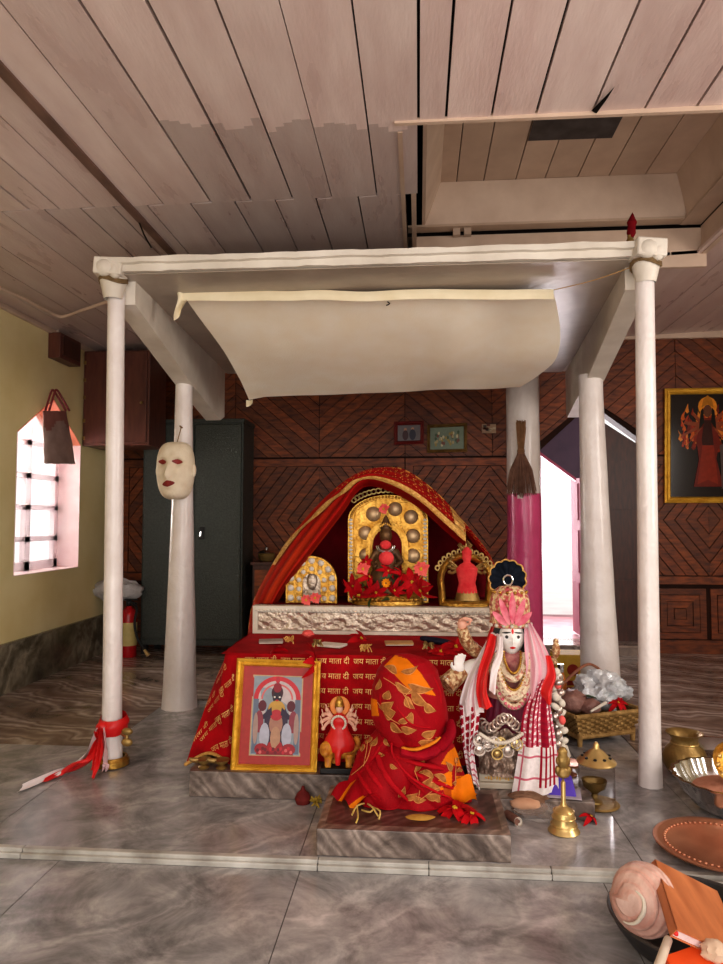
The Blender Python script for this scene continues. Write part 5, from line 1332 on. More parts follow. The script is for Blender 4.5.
def headf(u, v):
    th = 2*PI*u; ph = PI*(v-.5); x = math.cos(ph)*math.cos(th); y = math.cos(ph)*math.sin(th); z = math.sin(ph)
    w = .058*(1-.22*max(0,-z)**1.3); p = V((w*x, .056*y, .073*z))
    if y < 0:
        fx, fz = p.x/.058, p.z/.073; d = .016*math.exp(-((fx/.16)**2+((fz+.12)/.24)**2))+.006*math.exp(-((fx/.3)**2+((fz+.5)/.09)**2))+.008*math.exp(-((fx/.3)**2+((fz+.85)/.14)**2))
        for sx in (-1,1): d -= .007*math.exp(-(((fx-sx*.4)/.22)**2+((fz-.12)/.12)**2)); d += .004*math.exp(-(((fx-sx*.5)/.25)**2+((fz+.25)/.22)**2))
        p.y -= d*max(0,-y)
    return V((cxI+.003,YI-.005,hz))+p
mb.grid(headf, 40, 32, cu=True); hd = mb.build('head', WM, g)
LG = V((cxI,YI,.076))
bvh_ = BVHTree.FromPolygons([v.co+LG for v in hd.data.vertices], [tuple(p.vertices) for p in hd.data.polygons])
def decal(name, fx, fz, w, h, m, tilt=0, par=None, off=.0015):
    mb = MB(); pts = []
    for i in range(14):
        t = 2*PI*i/14; u = w*math.cos(t); v = h*math.sin(t)*(1-.3*abs(math.cos(t)))+tilt*w*math.cos(t); o = V((cxI+.003+fx*.058+u, YI-.4, hz+fz*.073+v)); h_ = bvh_.ray_cast(o, V((0,1,0))); pts.append((h_[0] or V((o.x,YI-.05,o.z)))-V((0,off,0)))
    h_ = bvh_.ray_cast(V((cxI+.003+fx*.058,YI-.4,hz+fz*.073)), V((0,1,0))); c = mb.bm.verts.new(h_[0]-V((0,off*1.8,0))); vs = [mb.bm.verts.new(p) for p in pts]
    for i in range(14): mb.face([c, vs[i], vs[(i+1) % 14]])
    return mb.build(name, m, par or hd)
for sx in (-1,1):
    decal('eye', sx*.42, .12, .0165, .0085, M['white']); decal('pupil', sx*.42, .12, .0075, .0075, M['black'], 0, None, .003); decal('eyebrow', sx*.44, .36, .019, .004, M['black'], -.12*sx)
decal('lips', 0, -.5, .013, .006, M['redsatin']); decal('forehead_mark', 0, .45, .005, .012, M['redsatin'])
mb = MB()
for sx in (-1,1): mb.tube(curve([(cxI+sx*.045,YI-.0,hz+.06),(cxI+sx*.066,YI-.01,hz),(cxI+sx*.06,YI,hz-.07),(cxI+sx*.075,YI+.01,hz-.13)], 12), [.02,.022,.02,.018,.018,.017,.016,.016,.015,.014,.013,.012,.01], 8)
mb.build('hair', M['black'], g)
# crown
zc0, zc1 = ip(511,627).z, ip(511,588).z; H_ = zc1-zc0
CR = mat('pink_gold_crown', (196,84,84), (246,218,166), 60, .4, metal=.15, bump=.7, bscale=80, lo=.42, hi=.58)
mb = MB(); mb.lathe([(.0,0),(.078,0),(.09,.02),(.084,.035),(.088,H_*.45),(.086,H_*.7),(.07,H_*.93),(.04,H_*1.05),(0,H_*1.06)], (cxI,YI+.01,zc0), 28, sy=.8); mb.build('crown', CR, g)
ro = MB()
for k in range(16):
    t = 2*PI*k/16
    for zz, r in ((.012,.09),): ro.ell((cxI+r*math.cos(t),YI+.01+r*.8*math.sin(t),zc0+zz), .0085, 8, 5)
ro.build('crown_beads', M['ivory'], g); ro = MB()
for k in range(14): t = 2*PI*k/14; ro.ell((cxI+.074*math.cos(t),YI+.01+.059*math.sin(t),zc0+H_*.9), .0075, 8, 5)
ro.build('crown_beads', M['gold'], g)
PINK = mat('pink_enamel', (206,64,96), (240,150,160), 26, .45)
for k, (dx, dz, an, L) in enumerate(((0,.05,0,.135),(-.02,.046,.35,.12),(.02,.046,-.35,.12),(-.036,.042,.8,.085),(.036,.042,-.8,.085))):
    mb = MB(); R_m = Matrix.Rotation(-PI/2,3,'Y'); 
    M3 = Matrix.Rotation(-an,3,'Y') @ Matrix(((0,1,0),(0,0,-1),(1,0,0)))
    petal(mb, L, .030, M3, -.04, V((cxI+dx*.6,YI-.078+.012*abs(an),zc0+dz-.026)), 6); mb.build('lotus_petal', PINK, g)
# peacock feather fan
zf = ip(508,579).z; xf_ = ip(508,579).x
mb = MB()
def fan(u, v): 
    th = 2*PI*u; r = .076*v*(1+.09*abs(math.sin(th*6.5))*v); return V((xf_+r*math.cos(th), YI+.02-.008*math.cos(v*PI/2)+.004*math.sin(th*13)*v, zf+r*1.02*math.sin(th)))
mb.grid(fan, 104, 8, cu=True); mb.build('feather_fan', mat('dark_feather', (10,14,24), (26,32,44), 30, .85), g, solid=.004)
mb = MB(); mb.tube([fan(i/104, 1)+V((0,-.004,0)) for i in range(105)], .0035, 5); mb.build('beaded_rim', M['goldthread'], g)
mb = MB(); mb.tube([(xf_+.02*math.cos(t),YI+.002,zf-.005+.022*math.sin(t)) for t in [2*PI*i/20 for i in range(21)]], .004, 6); mb.build('feather_eye_ring', M['chrome'], g)
# necklaces: broad cream garland and beads
def neck(w, drop, z0, y0, n=30): return [V((cxI+w*math.cos(PI+PI*i/n), y0-.045*math.sin(PI*i/n), z0+drop*math.sin(PI+PI*i/n))) for i in range(n+1)]
gm = mat('cream_garland', (200,130,110), (246,228,196), 70, .6, bump=.7, bscale=90, lo=.38, hi=.5)
mb = MB()
for w, dr, r in ((.074,.17,.042),(.05,.10,.026),(.088,.215,.026)): mb.tube(neck(w, dr, zsh+.0, YI-.03), r, 8, flat=.6)
ngl = mb.build('jewelled_garland', gm, g)
mb = MB()
for w, dr, nn in ((.072,.17,17),(.086,.215,19)):
    for i, p in enumerate(neck(w, dr, zsh, YI-.054, nn)): mb.ell(p, .0075, 7, 5)
mb.build('red_stones', PINK, g)
mb = MB()
for w, dr in ((.06,.15),(.036,.08)):
    for p in neck(w, dr, zsh+.01, YI-.052, 26): mb.ell(p, .0062, 7, 5)
mb.build('pearl_string', M['gold'], g)
mb = MB(); mb.tube([(cxI+.084*math.cos(t),YI+.03+.055*math.sin(t),zw+.014) for t in [2*PI*i/28 for i in range(29)]], .015, 8); mb.build('waist_sash', mat('coral_sash', (226,150,136), (240,176,160), 12, .6), g)
# raised arms at the left
def arm(pts, rs, m, name): 
    mb = MB(); c = curve(pts, 12); mb.tube(c, [interp([(i/(len(rs)-1), r) for i, r in enumerate(rs)], k/12)[0] for k in range(13)], 12); return mb.build(name, m, g)
J = mat('jewelled_sleeve', (170,110,70), (242,214,166), 60, .4, metal=.2, bump=.7, bscale=80, lo=.42, hi=.58)
fo = arm([ip(484,665,.02), ip(470,668,-.03), ip(458,676,-.07), ip(447,684,-.1)], [.034,.034,.033,.038], WM, 'left_arm')
sl = arm([ip(462,671,-.06), ip(452,680,-.085), ip(446,686,-.1)], [.038,.04,.044], J, 'jewelled_cuff')
hand = MB(); hc = ip(459,668,-.09); hand.ell(hc, (.024,.014,.03)); 
for k, (dx, L) in enumerate(((-.016,.034),(-.006,.042),(.004,.044),(.014,.038))): hand.tube([hc+V((dx,-.002,.02)), hc+V((dx*1.2+.004,-.006,.02+L*.6)), hc+V((dx*1.3+.008,-.014,.02+L))], [.007,.0065,.005], 7)
hand.tube([hc+V((-.02,-.004,-.005)), hc+V((-.032,-.014,.012)), hc+V((-.03,-.022,.028))], [.008,.007,.005], 7)
hand.build('raised_hand', WM, g, remesh=.003)
arm([ip(482,655,.05), ip(472,648,.03), ip(466,640,0), ip(462,628,-.02)], [.03,.03,.028,.024], J, 'raised_upper_arm')
h2 = MB(); hc = ip(462,624,-.02); h2.ell(hc, (.022,.016,.028))
for k, (dx, L) in enumerate(((-.012,.03),(-.003,.036),(.006,.034),(.014,.028))): h2.tube([hc+V((dx,-.008,.016)), hc+V((dx+.016,-.024,.016+L*.4)), hc+V((dx+.03,-.02,.012+L*.2))], [.007,.006,.005], 7)
h2.tube([hc+V((.018,-.004,-.004)), hc+V((.032,-.016,.004)), hc+V((.034,-.024,.016))], [.007,.006,.005], 7)
h2.build('curled_hand', mat('rose_hand', (214,150,126), (232,180,156), 20, .4), g, remesh=.003)
def srel(u, v):
    q = lerp(ip(477,722), ip(527,722), u); z = lerp(ip(500,722).z, .137, v); x_ = q.x
    return V((x_, YI-.075-.045*math.sin(PI*u)-.016*abs(math.sin(u*17))*abs(math.sin(v*9+1))-.012*nz((u*14,v*8,3)), z+.012*math.sin(u*16)*(1-v)))
mb = MB(); mb.grid(srel, 70, 40); mb.build('silver_relief', mat('dull_silver_relief', (120,96,84), (196,176,160), 34, .4, metal=.6, bump=.7, bscale=60), g)
# silver ornaments heaped over the skirt hem
random.seed(31)
SV = mat('silver_trinket', (176,160,150), (220,208,198), 30, .28, metal=.8)
for k in range(13):
    u = k/12; px = 482+44*u; py = 723+5*math.sin(u*9); q = ip(px, py, -.10-.045*math.sin(PI*u)); mb = MB()
    mb.tube([q+V((.017*math.cos(t),-.003,.019*math.sin(t))) for t in [2*PI*i/12 for i in range(13)]], .005, 6); mb.ell(q, .008, 8, 5); mb.build('silver_ring', SV, g)
for k in range(12):
    q = ip(random.uniform(478,524), random.uniform(738,753), -.135); mb = MB(); mb.ell(q, (random.uniform(.016,.026),.014,random.uniform(.016,.028)), 10, 7)
    mb.tube([q+V((.022*math.cos(t),-.013,.022*math.sin(t))) for t in [2*PI*i/12 for i in range(13)]], .004, 5); mb.build('silver_bell', random.choice([SV, M['brass'], SV]), g)
for k in range(22):
    u = k/21; q = ip(480+42*u, 734+9*math.sin(PI*u), -.155); mb = MB(); mb.ell(q, .0085, 8, 6); mb.build('pearl', M['ivory'], g)
# ---- scarves hung on the idol
def ribbon(name, label, L_, R_e, m, cols=None, nu=24, nv=40, ph=0, amp=.012, cat='scarf', freq=16):
    Lc, Rc = curve(L_, nv), curve(R_e, nv)
    def f(u, v):
        k = min(int(round(v*nv)), nv); p = lerp(Lc[k], Rc[k], u); return p+V((0, -amp*math.sin(u*freq+ph+v*3)-.02*math.sin(PI*u), 0))
    mb = MB(); mb.grid(f, nu, nv, col=cols); return tag(mb.build(name, m), label, cat)
M['gauze'] = mat('white_gauze', (228,216,216), (244,234,232), 8, .75, attr=True, bump=.15, bscale=90)
M['check'] = mat('checked_cotton', (232,226,226), (250,246,246), 60, .8, attr=True)
rc = lin((172,22,52)); wc = (1,.97,.97,1); pc = lin((220,120,140))
ribbon('white_scarf', 'white gauze scarf hanging from the left shoulder of the crowned idol', [ip(491,632,-.04), ip(478,655,-.07), ip(468,674,-.12), ip(460,700,-.13), ip(461,716,-.13)], [ip(501,634,-.05), ip(497,650,-.09), ip(484,668,-.14), ip(482,690,-.14), ip(484,712,-.14)], M['gauze'], lambda u, v: (.9,.62,.66,1) if .55 < u < .62 else (1,1,1,1), ph=1)
ribbon('red_scarf', 'bright red satin strip hanging beside the white gauze scarf on the idol', [ip(489,632,-.06), ip(484,650,-.12), ip(478,670,-.16), ip(476,690,-.17), ip(479,708,-.17)], [ip(497,636,-.07), ip(495,652,-.13), ip(489,672,-.17), ip(487,692,-.18), ip(493,707,-.18)], M['redsatin'], ph=.5, freq=9)
ribbon('white_ribbon', 'narrow white ribbon edging the red satin strip on the idol', [ip(497,634,-.08), ip(496,652,-.14), ip(491,668,-.18), ip(489,690,-.19)], [ip(503,637,-.08), ip(503,655,-.14), ip(497,674,-.18), ip(495,694,-.19)], M['gauze'], ph=0, freq=5)
def chk(u, v):
    a_ = math.sin(u*44) > .1 or .62 < u < .74; b_ = math.sin(v*110) > .4
    if v > .72: return (rc if .5 < u < .95 and (u*9 % 1 < .45) and v < .95 else pc if (v*9 % 1 < .12 or .1 < u < .13) else wc)
    if a_ and b_: return (rc[0]*.8, rc[1], rc[2], 1)
    if a_: return rc
    return pc if b_ or math.sin(v*140+u*30) > .2 else wc
ribbon('checked_towel', 'red and white checked cotton towel hanging down at the right of the idol', [ip(541,672,-.06), ip(532,690,-.1), ip(523,715,-.14), ip(519,750,-.15), ip(512,794,-.14)], [ip(553,668,-.05), ip(549,690,-.1), ip(553,720,-.14), ip(557,750,-.15), ip(559,792,-.15)], M['check'], chk, 60, 90, ph=2, freq=14, cat='towel', amp=.010)
ribbon('checked_scarf', 'narrow dark red and white checked scarf hanging left of the idol stand', [ip(459,704,-.12), ip(461,730,-.13), ip(464,752,-.12), ip(468,774,-.12)], [ip(481,706,-.13), ip(478,730,-.13), ip(474,752,-.12), ip(480,790,-.12)], M['check'], lambda u, v: (rc if (math.sin(u*22) > -.5 and math.sin(v*60+u*9) > -.7) else wc) if v < .62 else (wc if (v*16 % 1 > .2) else pc), 30, 60, ph=0, freq=12, amp=.012)
ribbon('pink_veil', 'sheer pink and white veil falling from the right side of the crown', [ip(524,622,-.02), ip(524,645,-.06), ip(526,668,-.09), ip(527,705,-.1)], [ip(531,622,-.01), ip(547,650,-.04), ip(554,675,-.06), ip(543,700,-.09)], M['gauze'], lambda u, v: (.95,.5+.3*math.sin(u*13)**2,.6+.25*math.sin(u*13)**2,1), ph=1, cat='veil')
ribbon('red_veil_edge', 'short bright red scarf end hanging below the pink veil', [ip(545,655,-.06), ip(547,672,-.1), ip(541,690,-.13), ip(544,702,-.13)], [ip(550,655,-.05), ip(556,675,-.09), ip(553,690,-.12), ip(552,704,-.12)], M['redsatin'], ph=2, freq=6)
ribbon('left_veil', 'crimson veil behind the left shoulder of the crowned idol', [ip(494,618,.02), ip(486,640,.02), ip(478,665,.03), ip(474,690,.03)], [ip(498,622,.0), ip(494,645,0), ip(489,668,0), ip(486,692,0)], M['redsatin'], ph=2, cat='veil')
# silver studded garland on the right side
g = thing('shell_garland', 'white garland of shells and silver beads hanging at the right of the towel', 'garland', ip(560,765,-.05))
random.seed(17)
for k in range(26):
    v = k/25; q = ip(556+6*v+4*math.sin(k*2.3), 672+86*v, -.06+.02*math.sin(k*1.7)); mb = MB(); mb.ell(q, (random.uniform(.014,.024), .014, random.uniform(.012,.02)), 9, 6, Matrix.Rotation(k,3,'Y')); mb.build('shell', [M['ivory'], SV, M['ivory'], SV, M['pinkpetal'] if k % 10 == 4 else M['ivory']][k % 5], g)
mb = MB(); mb.tube(curve([ip(556,668,-.05), ip(560,700,-.05), ip(562,760,-.05)], 12), .006, 6); mb.build('cord', M['gauze'], g)
mb = MB(); q = ip(556,650,.02)
mb.ell(q, (.018,.014,.036)); mb.ell(q+V((0,0,.036)), (.012,.01,.014)); mb.tube([q+V((0,0,-.04)), ip(540,668,.03), ip(530,672,.03)], .02, 8); mb.build('jewelled_right_arm', J, idol)
# ================================================================== THINGS ON THE FLOOR
def floorpt(x, y, z=0): return PZ(x, y, z)
# ---- hand bell in front
q = floorpt(565,834); x, y = q.x, q.y+.02
def bell(x, y, z, s, name, label):
    g = thing(name, label, 'bell', (x,y,z))
    mb = MB(); mb.lathe([(0,.07*s),(.05*s,.004*s),(.062*s,0),(.066*s,.004*s),(.06*s,.014*s),(.052*s,.022*s),(.046*s,.05*s),(.043*s,.075*s),(.036*s,.09*s),(.022*s,.1*s),(.014*s,.108*s),(0,.11*s)], (x,y,z), 28); mb.build('bell_body', M['brass'], g)
    mb = MB()
    for zz, r in ((.03,.053),(.06,.0475),(.085,.042)): mb.tube([(x+r*s*math.cos(t),y+r*s*math.sin(t),z+zz*s) for t in [2*PI*i/28 for i in range(29)]], .003*s, 6)
    mb.build('raised_band', M['brass'], g)
    mb = MB(); mb.lathe([(.016,.105),(.018,.112),(.011,.12),(.01,.15),(.012,.19),(.01,.215),(.016,.222),(0,.224)] if s == 1 else [(.016*s,.105*s),(.01*s,.12*s),(.01*s,.2*s),(0,.22*s)], (x,y,z), 14); mb.build('handle', M['brass'], g)
    mb = MB(); mb.lathe([(.012*s,.22*s),(.026*s,.228*s),(.028*s,.25*s),(.018*s,.262*s),(.024*s,.275*s),(.026*s,.295*s),(.018*s,.318*s),(.022*s,.328*s),(.012*s,.345*s),(0,.35*s)], (x,y,z), 12, sx=1.0, sy=.7)
    for sx in (-1,1): mb.ell((x+sx*.022*s,y,z+.25*s), (.012*s,.012*s,.02*s)); mb.ell((x+sx*.02*s,y,z+.29*s), (.01*s,.01*s,.018*s))
    mb.build('winged_finial', M['dimbrass'], g); return g
bell(x, y, .001, .92, 'hand_bell', 'brass hand bell with ornate winged finial standing in front of the idol plinth')
# ---- purple box and gold topped lamp on the idol plinth
q = PZ(564,798,.076); g = thing('purple_box', 'small violet cloth covered box on the corner of the idol plinth', 'box', q+V((0,.04,0)))
c = q+V((0,.05,.001)); R_m = Euler((0,0,-.15)).to_matrix()
mb = MB(); mb.box(c+V((0,0,.0325)), (.115,.09,.065), R_m, None, .72); mb.build('box_body', mat('violet_cloth', (84,60,170), (108,84,200), 12, .7), g, bevel=.006)
mb = MB(); mb.box(c+V((0,-.01,.003)), (.15,.11,.005), R_m); mb.build('grey_mat', mat('lilac_mat', (166,156,166), (190,180,188), 20, .8), g, bevel=.001)
def brasslid(x, y, z, s, name, label, cat):
    g = thing(name, label, cat, (x,y,z))
    mb = MB(); mb.lathe([(0,0),(.05*s,0),(.056*s,.004*s),(.05*s,.012*s),(.034*s,.034*s),(.018*s,.05*s),(.012*s,.06*s),(.014*s,.066*s),(.006*s,.08*s),(0,.086*s)], (x,y,z), 22); mb.build('cone', M['brass'], g)
    mb = MB(); mb.lathe([(.056*s,0),(.062*s,.003*s),(.056*s,.008*s)], (x,y,z), 22); mb.build('rim', M['dimbrass'], g); return g
q = PZ(576,785,.076); mb = MB()
g = thing('oil_lamp', 'little brass oil lamp with pointed spire behind the violet box', 'lamp', q+V((0,.12,0)))
c = q+V((.0,.12,0)); mb = MB(); mb.lathe([(0,0),(.03,0),(.03,.006),(.012,.015),(.012,.03),(.05,.045),(.055,.055),(.02,.05),(0,.05)], c, 18); mb.build('lamp_bowl', M['copper'], g)
mb = MB(); mb.lathe([(.014,.05),(.012,.075),(.018,.082),(.012,.1),(.005,.125),(0,.13)], c+V((-.012,0,0)), 12); mb.build('spire', M['ivory'], g)
# ---- glass lantern
q = floorpt(599,808); x, y = q.x, q.y+.03
g = thing('glass_lantern', 'glass chimney lamp with pierced brass lid standing right of the violet box', 'lamp', (x,y,0))
mb = MB(); mb.lathe([(0,.002),(.085,.002),(.092,.008),(.085,.014),(.04,.012),(0,.012)], (x,y,0), 28); mb.build('base_plate', M['dimbrass'], g)
mb = MB(); mb.lathe([(0,.013),(.032,.013),(.03,.02),(.014,.03),(.012,.05),(.022,.06),(.042,.075),(.048,.1),(.05,.105),(.042,.1),(.036,.08),(0,.07)], (x-.01,y,0), 22); mb.build('inner_cup', M['dimbrass'], g)
mb = MB(); mb.lathe([(.074,.014),(.074,.175)], (x,y,0), 32); mb.build('glass_chimney', mat('lamp_glass', (225,225,225), rough=.05, trans=1, ior=1.05), g)
mb = MB(); mb.lathe([(.08,.175),(.082,.18),(.078,.186),(.05,.205),(.03,.225),(.014,.235),(.012,.25),(.005,.262),(0,.264)], (x,y,0), 28); mb.build('pierced_lid', M['brass'], g)
for k in range(9):
    t = 2*PI*k/9+.2; mb = MB(); mb.ell((x+.056*math.cos(t),y+.056*math.sin(t),.2025), (.008,.008,.005), 8, 5); mb.build('lid_hole', M['black'], g)
# ---- red flower on the floor
o = dup(fl); q = floorpt(591,822); o.location = q+V((0,0,.022)); o.rotation_euler = (.5,.4,.9); o.scale = (.62,)*3; o['label'] = 'fallen crimson flower on the floor to the right of the hand bell'; o['group'] = 'fallen blooms on the floor'
# ---- wrapped coconut and paper roll
q = floorpt(530,818); g = thing('wrapped_coconut', 'brown husked coconut in clear wrap on the floor below the checked towel', 'coconut', q)
crumple('husk', q+V((.0,.03,.05)), (.105,.06,.05), 12, mat('coconut_husk', (116,84,66), (156,122,98), 14, .7, bump=.8, bscale=40, stretch=(1,4,4)), '', '', g, .22)
crumple('pale_flesh', q+V((-.02,-.018,.062)), (.062,.03,.022), 4, mat('coconut_flesh', (196,150,120), (216,176,146), 14, .6), '', '', g, .12)
mb = MB(); random.seed(2)
crumple('clear_wrap', q+V((.02,.0,.03)), (.105,.07,.035), 22, mat('clear_wrap', (200,190,184), (220,210,204), 12, .25, alpha=.25, bump=.6, bscale=40), '', '', g, .4)
q = floorpt(512,822); mb = MB(); mb.tube([q+V((-.02,.05,.016)), q+V((.02,-.03,.016))], .016, 14); g = thing('paper_roll', 'tiny rolled paper beside the front plinth and coconut', 'roll', q)
mb.build('roll_body', mat('brown_roll', (110,70,60), (150,110,96), 20, .7), g)
mb = MB(); mb.lathe([(.008,0),(.0165,0),(.0165,.012)], q+V((.02,-.03,.016)), 14, Matrix.Rotation(PI/2,3,'X')); mb.build('pale_end', M['paper'], g)
# ---- cane basket with offerings
q = floorpt(592,744); bx, by = q.x, q.y
cb = V((bx+.03,by+.14,0)); th = .42; Rb = Matrix.Rotation(th,3,'Z')
g = thing('cane_basket', 'rectangular woven cane basket with arched handle on the floor by the right tapering post', 'basket', cb)
M['cane'] = mat('woven_cane', (136,104,60), (186,150,96), 26, .6, attr=True, bump=.4, bscale=50)
W_, D_, H1, H2 = .20, .15, .05, .16
mb = MB()
def side(u, v):
    per = [(-1,-1),(1,-1),(1,1),(-1,1),(-1,-1)]; k = min(int(u*4), 3); t = u*4-k; sx = lerp(per[k][0], per[k+1][0], t); sy = lerp(per[k][1], per[k+1][1], t)
    f = 1+.28*v; wv = .004*(1 if (int(u*56)+int(v*8)) % 2 else -1)
    p = V((sx*(W_*.86)*f, sy*(D_*.86)*f, H1+(H2-H1)*v)); n_ = V((sx if abs(sx) == 1 else 0, sy if abs(sy) == 1 else 0, 0)); return cb+Rb@(p+n_*wv)
mb.grid(side, 112, 16, col=lambda u, v: ((1,1,1,1) if (int(u*56)+int(v*8)) % 2 else (.62,.58,.52,1)))
mb.box(cb+V((0,0,H1)), (W_*1.72,D_*1.72,.008), Rb, (.7,.65,.6,1)); mb.build('woven_sides', M['cane'], g)
mb = MB(); rimp = [side(u/4+.0001*(u < 4), 1)+V((0,0,.004)) for u in range(5)]; mb.tube([lerp(rimp[k], rimp[k+1], t) for k in range(4) for t in (0,.5,.98)]+[rimp[4]], .012, 8); mb.build('rim', M['cane'], g)
mb = MB()
for k in range(4): a_, b_ = side(k/4+.0001,0), side((k+1)/4-.0001,0); mb.tube([a_-V((0,0,.004)), b_-V((0,0,.004))], .013, 8)
mb.build('bottom_rail', M['cane'], g)
for sx in (-1,1):
    for sy in (-1,1): mb = MB(); p = cb+Rb@V((sx*W_*.86,sy*D_*.86,0)); mb.tube([p, p+V((0,0,H1+.02))], [.013,.016], 10); mb.build('foot', M['cane'], g)
mb = MB(); e0, e1 = cb+Rb@V((-W_*1.1,0,H2)), cb+Rb@V((W_*1.1,0,H2)); mb.tube(curve([e0, e0+V((.0,0,.1)), lerp(e0,e1,.38)+V((0,0,.225)), lerp(e0,e1,.6)+V((0,0,.215)), e1+V((-.06,0,.1)), e1], 26), .008, 8)
mb.build('handle', mat('reddish_cane', (126,76,54), (156,100,74), 20, .5), g)
crumple('clear_plastic_bag', cb+Rb@V((.075,.0,.245)), (.15,.10,.11), 41, mat('silver_plastic', (196,200,206), (240,243,246), 9, .12, metal=.25, bump=.9, bscale=26), 'shiny crumpled clear plastic bag filling the right of the cane basket', 'bag', amp=.45, sub=4)
crumple('white_plastic_bag', cb+Rb@V((-.01,.06,.245)), (.055,.05,.07), 9, M['plastic'], 'white knotted plastic bag standing at the back of the cane basket', 'bag', amp=.4)
o = crumple('coconut', cb+Rb@V((-.12,.0,.2)), (.085,.075,.065), 51, mat('net_fruit', (126,84,76), (166,124,112), 20, .5, bump=.5, bscale=40), 'brownish coconut lying at the left of the cane basket', 'coconut', amp=.16)
o = crumple('coconut', cb+Rb@V((-.06,-.07,.185)), (.06,.05,.045), 55, bpy.data.materials['net_fruit'], 'smaller pinkish brown coconut at the front left rim of the basket', 'coconut', amp=.16)
o = dup(fl); o.location = cb+Rb@V((.09,-.12,.205)); o.rotation_euler = (.6,0,.3); o.scale = (.8,)*3; o['label'] = 'red flower tucked on the front rim of the cane basket'; o['group'] = 'flowers in the basket'
for k, (dx, dy, an) in enumerate(((.0,-.06,.4),(.03,-.05,-.5),(-.02,-.08,2.6))):
    mb = MB(); petal(mb, .11, .045, Matrix.Rotation(an+th,3,'Z') @ Matrix.Rotation(-.25,3,'Y'), .2, cb+Rb@V((dx,dy,.225))); tag(mb.build('green_leaf', M['leaf']), 'dark green leaf lying between the coconuts and plastic in the basket', 'leaf', 'leaves in the basket')
mb = MB(); mb.tube([cb+Rb@V((-.12,-.155,.185)), cb+Rb@V((.0,-.13,.215))], [.006,.009], 8); tag(mb.build('incense_packet', M['paper']), 'thin pale stick poking over the front rim of the basket', 'stick')
# ---- yellow carton and orange bottle behind the idol
q = PZ(572,702,0); g = thing('yellow_carton', 'yellow cardboard carton with a red round emblem behind the idol', 'box', (q.x,q.y+.1,0))
x0, x1, yy, zt_ = P(556,680,q.y).x, P(587,680,q.y).x, q.y, P(572,655,q.y).z
mb = MB(); mb.bb((x0,yy,.001), (x1,yy+.2,zt_)); mb.build('carton', mat('yellow_card', (206,166,60), (226,186,84), 14, .6), g, flat=True, bevel=.003)
mb = MB(); cx_, cz_ = lerp(x0,x1,.55), lerp(0,zt_,.68)
mb.lathe([(0,0),(.038,0),(.038,.002),(0,.002)], (cx_,yy-.0005,cz_), 20, Matrix.Rotation(PI/2,3,'X')); mb.bb((cx_-.06,yy-.003,cz_-.1), (cx_+.06,yy-.0005,cz_-.07)); mb.bb((cx_-.05,yy-.003,cz_-.125), (cx_+.05,yy-.0005,cz_-.112)); mb.build('red_emblem', mat('red_print', (150,50,40), (170,64,50), 20, .6), g, flat=True)
q = P(561,690,4.15); g = thing('orange_bottle', 'amber oil bottle with grey cap standing between the idol and the yellow carton', 'bottle', (q.x,4.15,0))
zt_ = P(561,664,4.15).z; mb = MB(); mb.lathe([(0,.001),(.032,.001),(.034,.01),(.034,zt_*.72),(.026,zt_*.8),(.015,zt_*.88),(.014,zt_*.9),(0,zt_*.9)], (q.x,4.15,0), 18); mb.build('bottle_body', mat('amber_oil', (176,96,36), (206,124,52), 6, .2), g)
mb = MB(); mb.lathe([(.018,zt_*.88),(.018,zt_),(0,zt_)], (q.x,4.15,0), 14); mb.build('cap', M['chrome'], g)
# ---- brass water pot, plates and bowls at the right
q = floorpt(691,781); x, y = q.x, q.y+.07
g = thing('brass_water_pot', 'round bellied brass water pot with flared rim right of the front post', 'pot', (x,y,0))
s = .9
mb = MB(); mb.lathe([(0,.001),(.05,.001),(.08,.02),(.098,.055),(.1,.09),(.085,.125),(.062,.145),(.058,.165),(.066,.185),(.082,.195),(.084,.199),(.078,.199),(.06,.185),(.05,.16),(.0,.15)], (x,y,0), 32); mb.build('pot_body', M['dimbrass'], g)
mb = MB(); mb.tube([(x+.0605*math.cos(t),y+.0605*math.sin(t),.152) for t in [2*PI*i/30 for i in range(31)]], .004, 6); mb.build('neck_ring', M['brass'], g)
q = floorpt(722,768); x, y = q.x+.05, q.y+.12
g = thing('steel_dish', 'shallow steel dish behind the fluted steel bowl at right edge', 'dish', (x,y,0))
mb = MB(); mb.lathe([(0,.002),(.12,.002),(.17,.05),(.185,.055),(.188,.06),(.17,.058),(.12,.012),(0,.01)], (x,y,0), 32); mb.build('dish_body', M['chrome'], g)
q = floorpt(723,830); x, y = q.x+.115, q.y+.17
g = thing('steel_bowl', 'large fluted steel bowl of pinkish powder at the right edge of the floor', 'bowl', (x,y,0))
mb = MB(); mb.lathe([(0,.002),(.1,.002),(.15,.03),(.2,.09),(.222,.135),(.235,.142),(.238,.147),(.222,.147),(.2,.1),(.14,.04),(0,.02)], (x,y,0), 96, None, None, 1, 1, .02, 22); mb.build('bowl_body', M['chrome'], g)
mb = MB(); mb.lathe([(0,.118),(.08,.112),(.15,.096),(.188,.09)], (x+.03,y-.01,0), 30, None, None, 1, 1, .0); o = mb.build('pink_powder', mat('peach_powder', (196,136,110), (214,156,130), 30, .95, bump=.4, bscale=50)); tag(o, 'heap of peach pink powder inside the fluted steel bowl', 'powder'); o['kind'] = 'stuff'
qq = P(716,775,y+.08); c = V((x+.02,y+.06,.155)); Mt = Euler((.9,.15,0)).to_matrix()
g = thing('brass_bowl', 'shiny brass bowl tipped on edge inside the fluted steel bowl', 'bowl', c)
mb = MB(); mb.lathe([(0,0),(.045,0),(.075,.02),(.092,.05),(.098,.054),(.092,.056),(.07,.026),(0,.01)], c, 30, Mt); mb.build('bowl_body', M['gold'], g)
mb = MB()
for k in range(10): t = 2*PI*k/10; mb.ell(c+Mt@V((.066*math.cos(t),.066*math.sin(t),.022)), .012, 8, 6)
